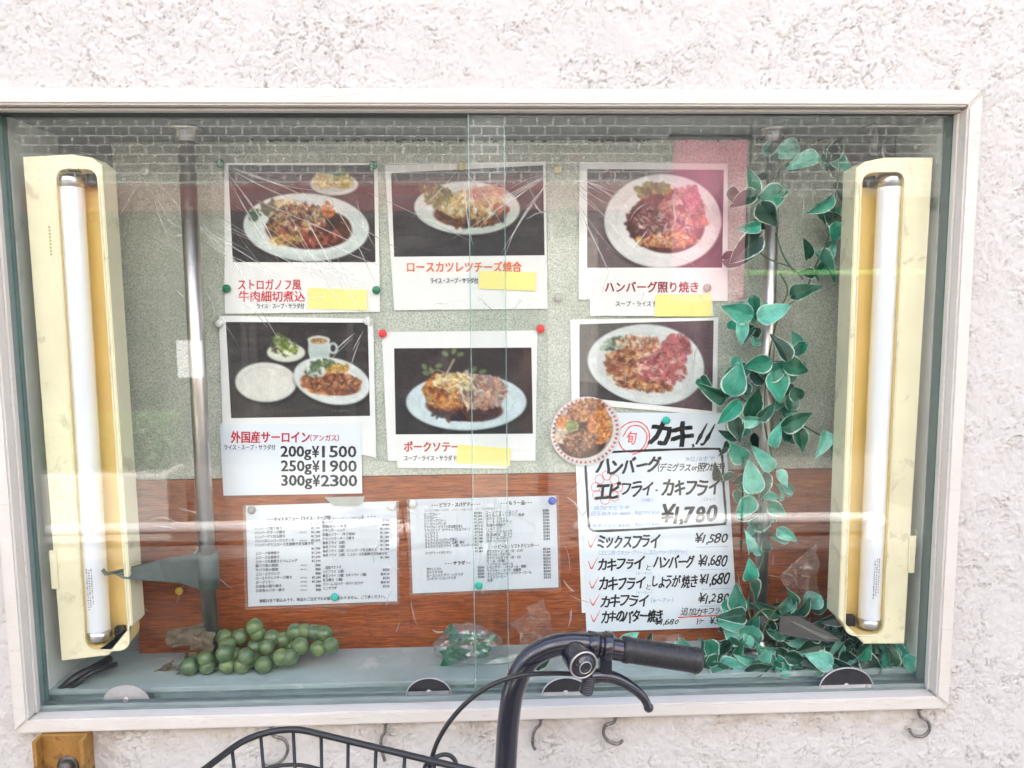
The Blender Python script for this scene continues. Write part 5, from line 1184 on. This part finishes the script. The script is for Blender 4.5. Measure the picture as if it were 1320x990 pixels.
bm = bmesh.new(); box(bm, (-7, FY-.001, 2.02), (1.2, FY+.12, 2.185), .01); obj('red_fascia', bm, mat('red_fascia_paint', (.15, .045, .045), .5, var=.2, scale=4), fb)
bm = bmesh.new(); box(bm, (-7, FY-3.0, 0), (7, FY-2.8, 2.119)); box(bm, (-7, FY-2.799, .0), (7, FY-.35, .03)); obj('shop_interior', bm, mat('dark_shop_interior', (.025, .025, .028), .6, var=.4, scale=2), fb)
M_pil = mat('beige_pier_tile', (.22, .20, .18), .6, var=.12, scale=5)
for x0, x1_ in ((-7, -5.2), (-3.62, -3.2), (.42, .74), (2.9, 3.3), (5.2, 7)):
    bm = bmesh.new()
    box(bm, (x0, FY-.6, 0), (x1_, FY-.004, 2.019)); obj('pier', bm, M_pil, fb)
for x0, x1_ in ((-5.2, -3.62), (-3.2, -1.6), (-1.6, .42), (.74, 2.9), (3.3, 5.2)):
    bm = bmesh.new(); c_ = .04
    box(bm, (x0+.001, FY-.3, .35), (x1_-.001, FY-.26, .42)); box(bm, (x0+.001, FY-.3, 1.95), (x1_-.001, FY-.26, 2.015))
    for q in np.linspace(x0+.03, x1_-.03, 4): box(bm, (q-.02, FY-.299, .42), (q+.02, FY-.261, 1.95))
    f_ = obj('shop_window', bm, mat('dark_bronze', (.09, .085, .08), .4, .4), fb)
    bm = bmesh.new(); box(bm, (x0+.001, FY-.34, 0), (x1_-.001, FY-.25, .35)); obj('stall_riser', bm, M_pil, fb)
# pink banner
bn = thing('pink_banner', (at(915, 300, 3.2).x, -3.1, 0), 'pink shop banner on a pole across the street, reflected over the hamburg poster', 'banner')
a = at(868, 182, 3.16); b = at(957, 388, 3.16)
bm = bmesh.new(); NXb = 14; G = []
for i in range(NXb+1):
    u = i/NXb; G.append([bm.verts.new((a.x+(b.x-a.x)*u, -3.1+.02*math.sin(u*9), a.z+(b.z-a.z)*v_)) for v_ in np.linspace(0, 1, 8)])
for i in range(NXb):
    for j in range(7): bm.faces.new((G[i][j], G[i][j+1], G[i+1][j+1], G[i+1][j])).smooth = True
obj('banner_cloth', bm, mat('pink_banner_cloth', (.50, .16, .24), .7, var=.1, scale=6), bn)
bm = bmesh.new(); tube(bm, [(b.x+.03, -3.12, 0), (b.x+.03, -3.12, a.z+.08)], .006, 12); tube(bm, [(b.x+.03, -3.12, a.z+.03), (a.x-.02, -3.12, a.z+.03)], .008, 8); obj('banner_pole', bm, M_black, bn)
bm = bmesh.new()
for k in range(24):
    q = a+Vector((.03+(k % 12)*.022, 0, -.07-(k//12)*.05)); box(bm, q+Vector((0, .075, 0)), q+Vector((random.uniform(.006, .018), .078, random.uniform(.015, .04))))
tag(obj('banner_pattern', bm, M_paper, bn), kind='stuff')
# guard rail
ra = at(40, 693, 2.6); rb_ = at(530, 680, 2.6)
gt = thing('guard_rail', (0, -3.42, 0), 'white pipe guard rail at the far kerb, reflected as a pale bar', 'guard rail')
M_wp = mat('white_rail_paint', (.80, .80, .78), .4, var=.05)
for x0, x1_ in ((-2.75, -.55), (.62, 2.3)):
    bm = bmesh.new(); z = .15; tube(bm, smooth_path([(x0, -3.42, .003), (x0, -3.42, z-.05), (x0+.05, -3.42, z), (x1_-.05, -3.42, z), (x1_, -3.42, z-.05), (x1_, -3.42, .003)], 5), .034, 16); obj('rail_pipe', bm, M_wp, gt)
# planter hedge
pl = thing('planter_hedge', (-2.7, -3.7, 0), 'low green hedge in a pale planter across the street, seen in the glass', 'hedge')
bm = bmesh.new(); box(bm, (-3.6, -3.85, .004), (-1.9, -3.55, .45), .02); obj('planter_box', bm, mat('pale_planter', (.62, .60, .55), .7, var=.1), pl)
vs = []; fs = []
for k in range(3500):
    p = Vector((random.uniform(-3.58, -1.92), random.uniform(-3.85, -3.55), .45+random.random()**.8*.34)); n = len(vs); a_ = Vector((random.gauss(0, 1), random.gauss(0, 1), random.gauss(0, 1))).normalized()*.028; b_ = a_.cross(Vector((random.gauss(0, 1), random.gauss(0, 1), random.gauss(0, 1))).normalized())*.6
    vs += [p-a_, p-b_, p+a_, p+b_]; fs.append((n, n+1, n+2, n+3))
me = bpy.data.meshes.new('foliage'); me.from_pydata([tuple(v) for v in vs], [], fs); me.update()
tag(mesh_obj('foliage', me, mat('hedge_leaf', (.09, .20, .05), .5, var=.4, scale=8), pl), kind='stuff')
# notice card on the far shop window
ga = at(940, 352, 4.06); gb = at(1192, 350, 4.06)
bm = bmesh.new(); box(bm, (ga.x, FY+.001, ga.z-.016), (gb.x, FY+.02, ga.z+.016), .002); obj('green_trim', bm, mat('bright_green_trim', (.16, .40, .09), .5), fb)
nb = at(245, 463, 4.06); bm = bmesh.new(); box(bm, (nb.x-.085, FY+.001, nb.z-.12), (nb.x+.085, FY+.012, nb.z+.12), .002); obj('window_notice', bm, M_paper, fb)
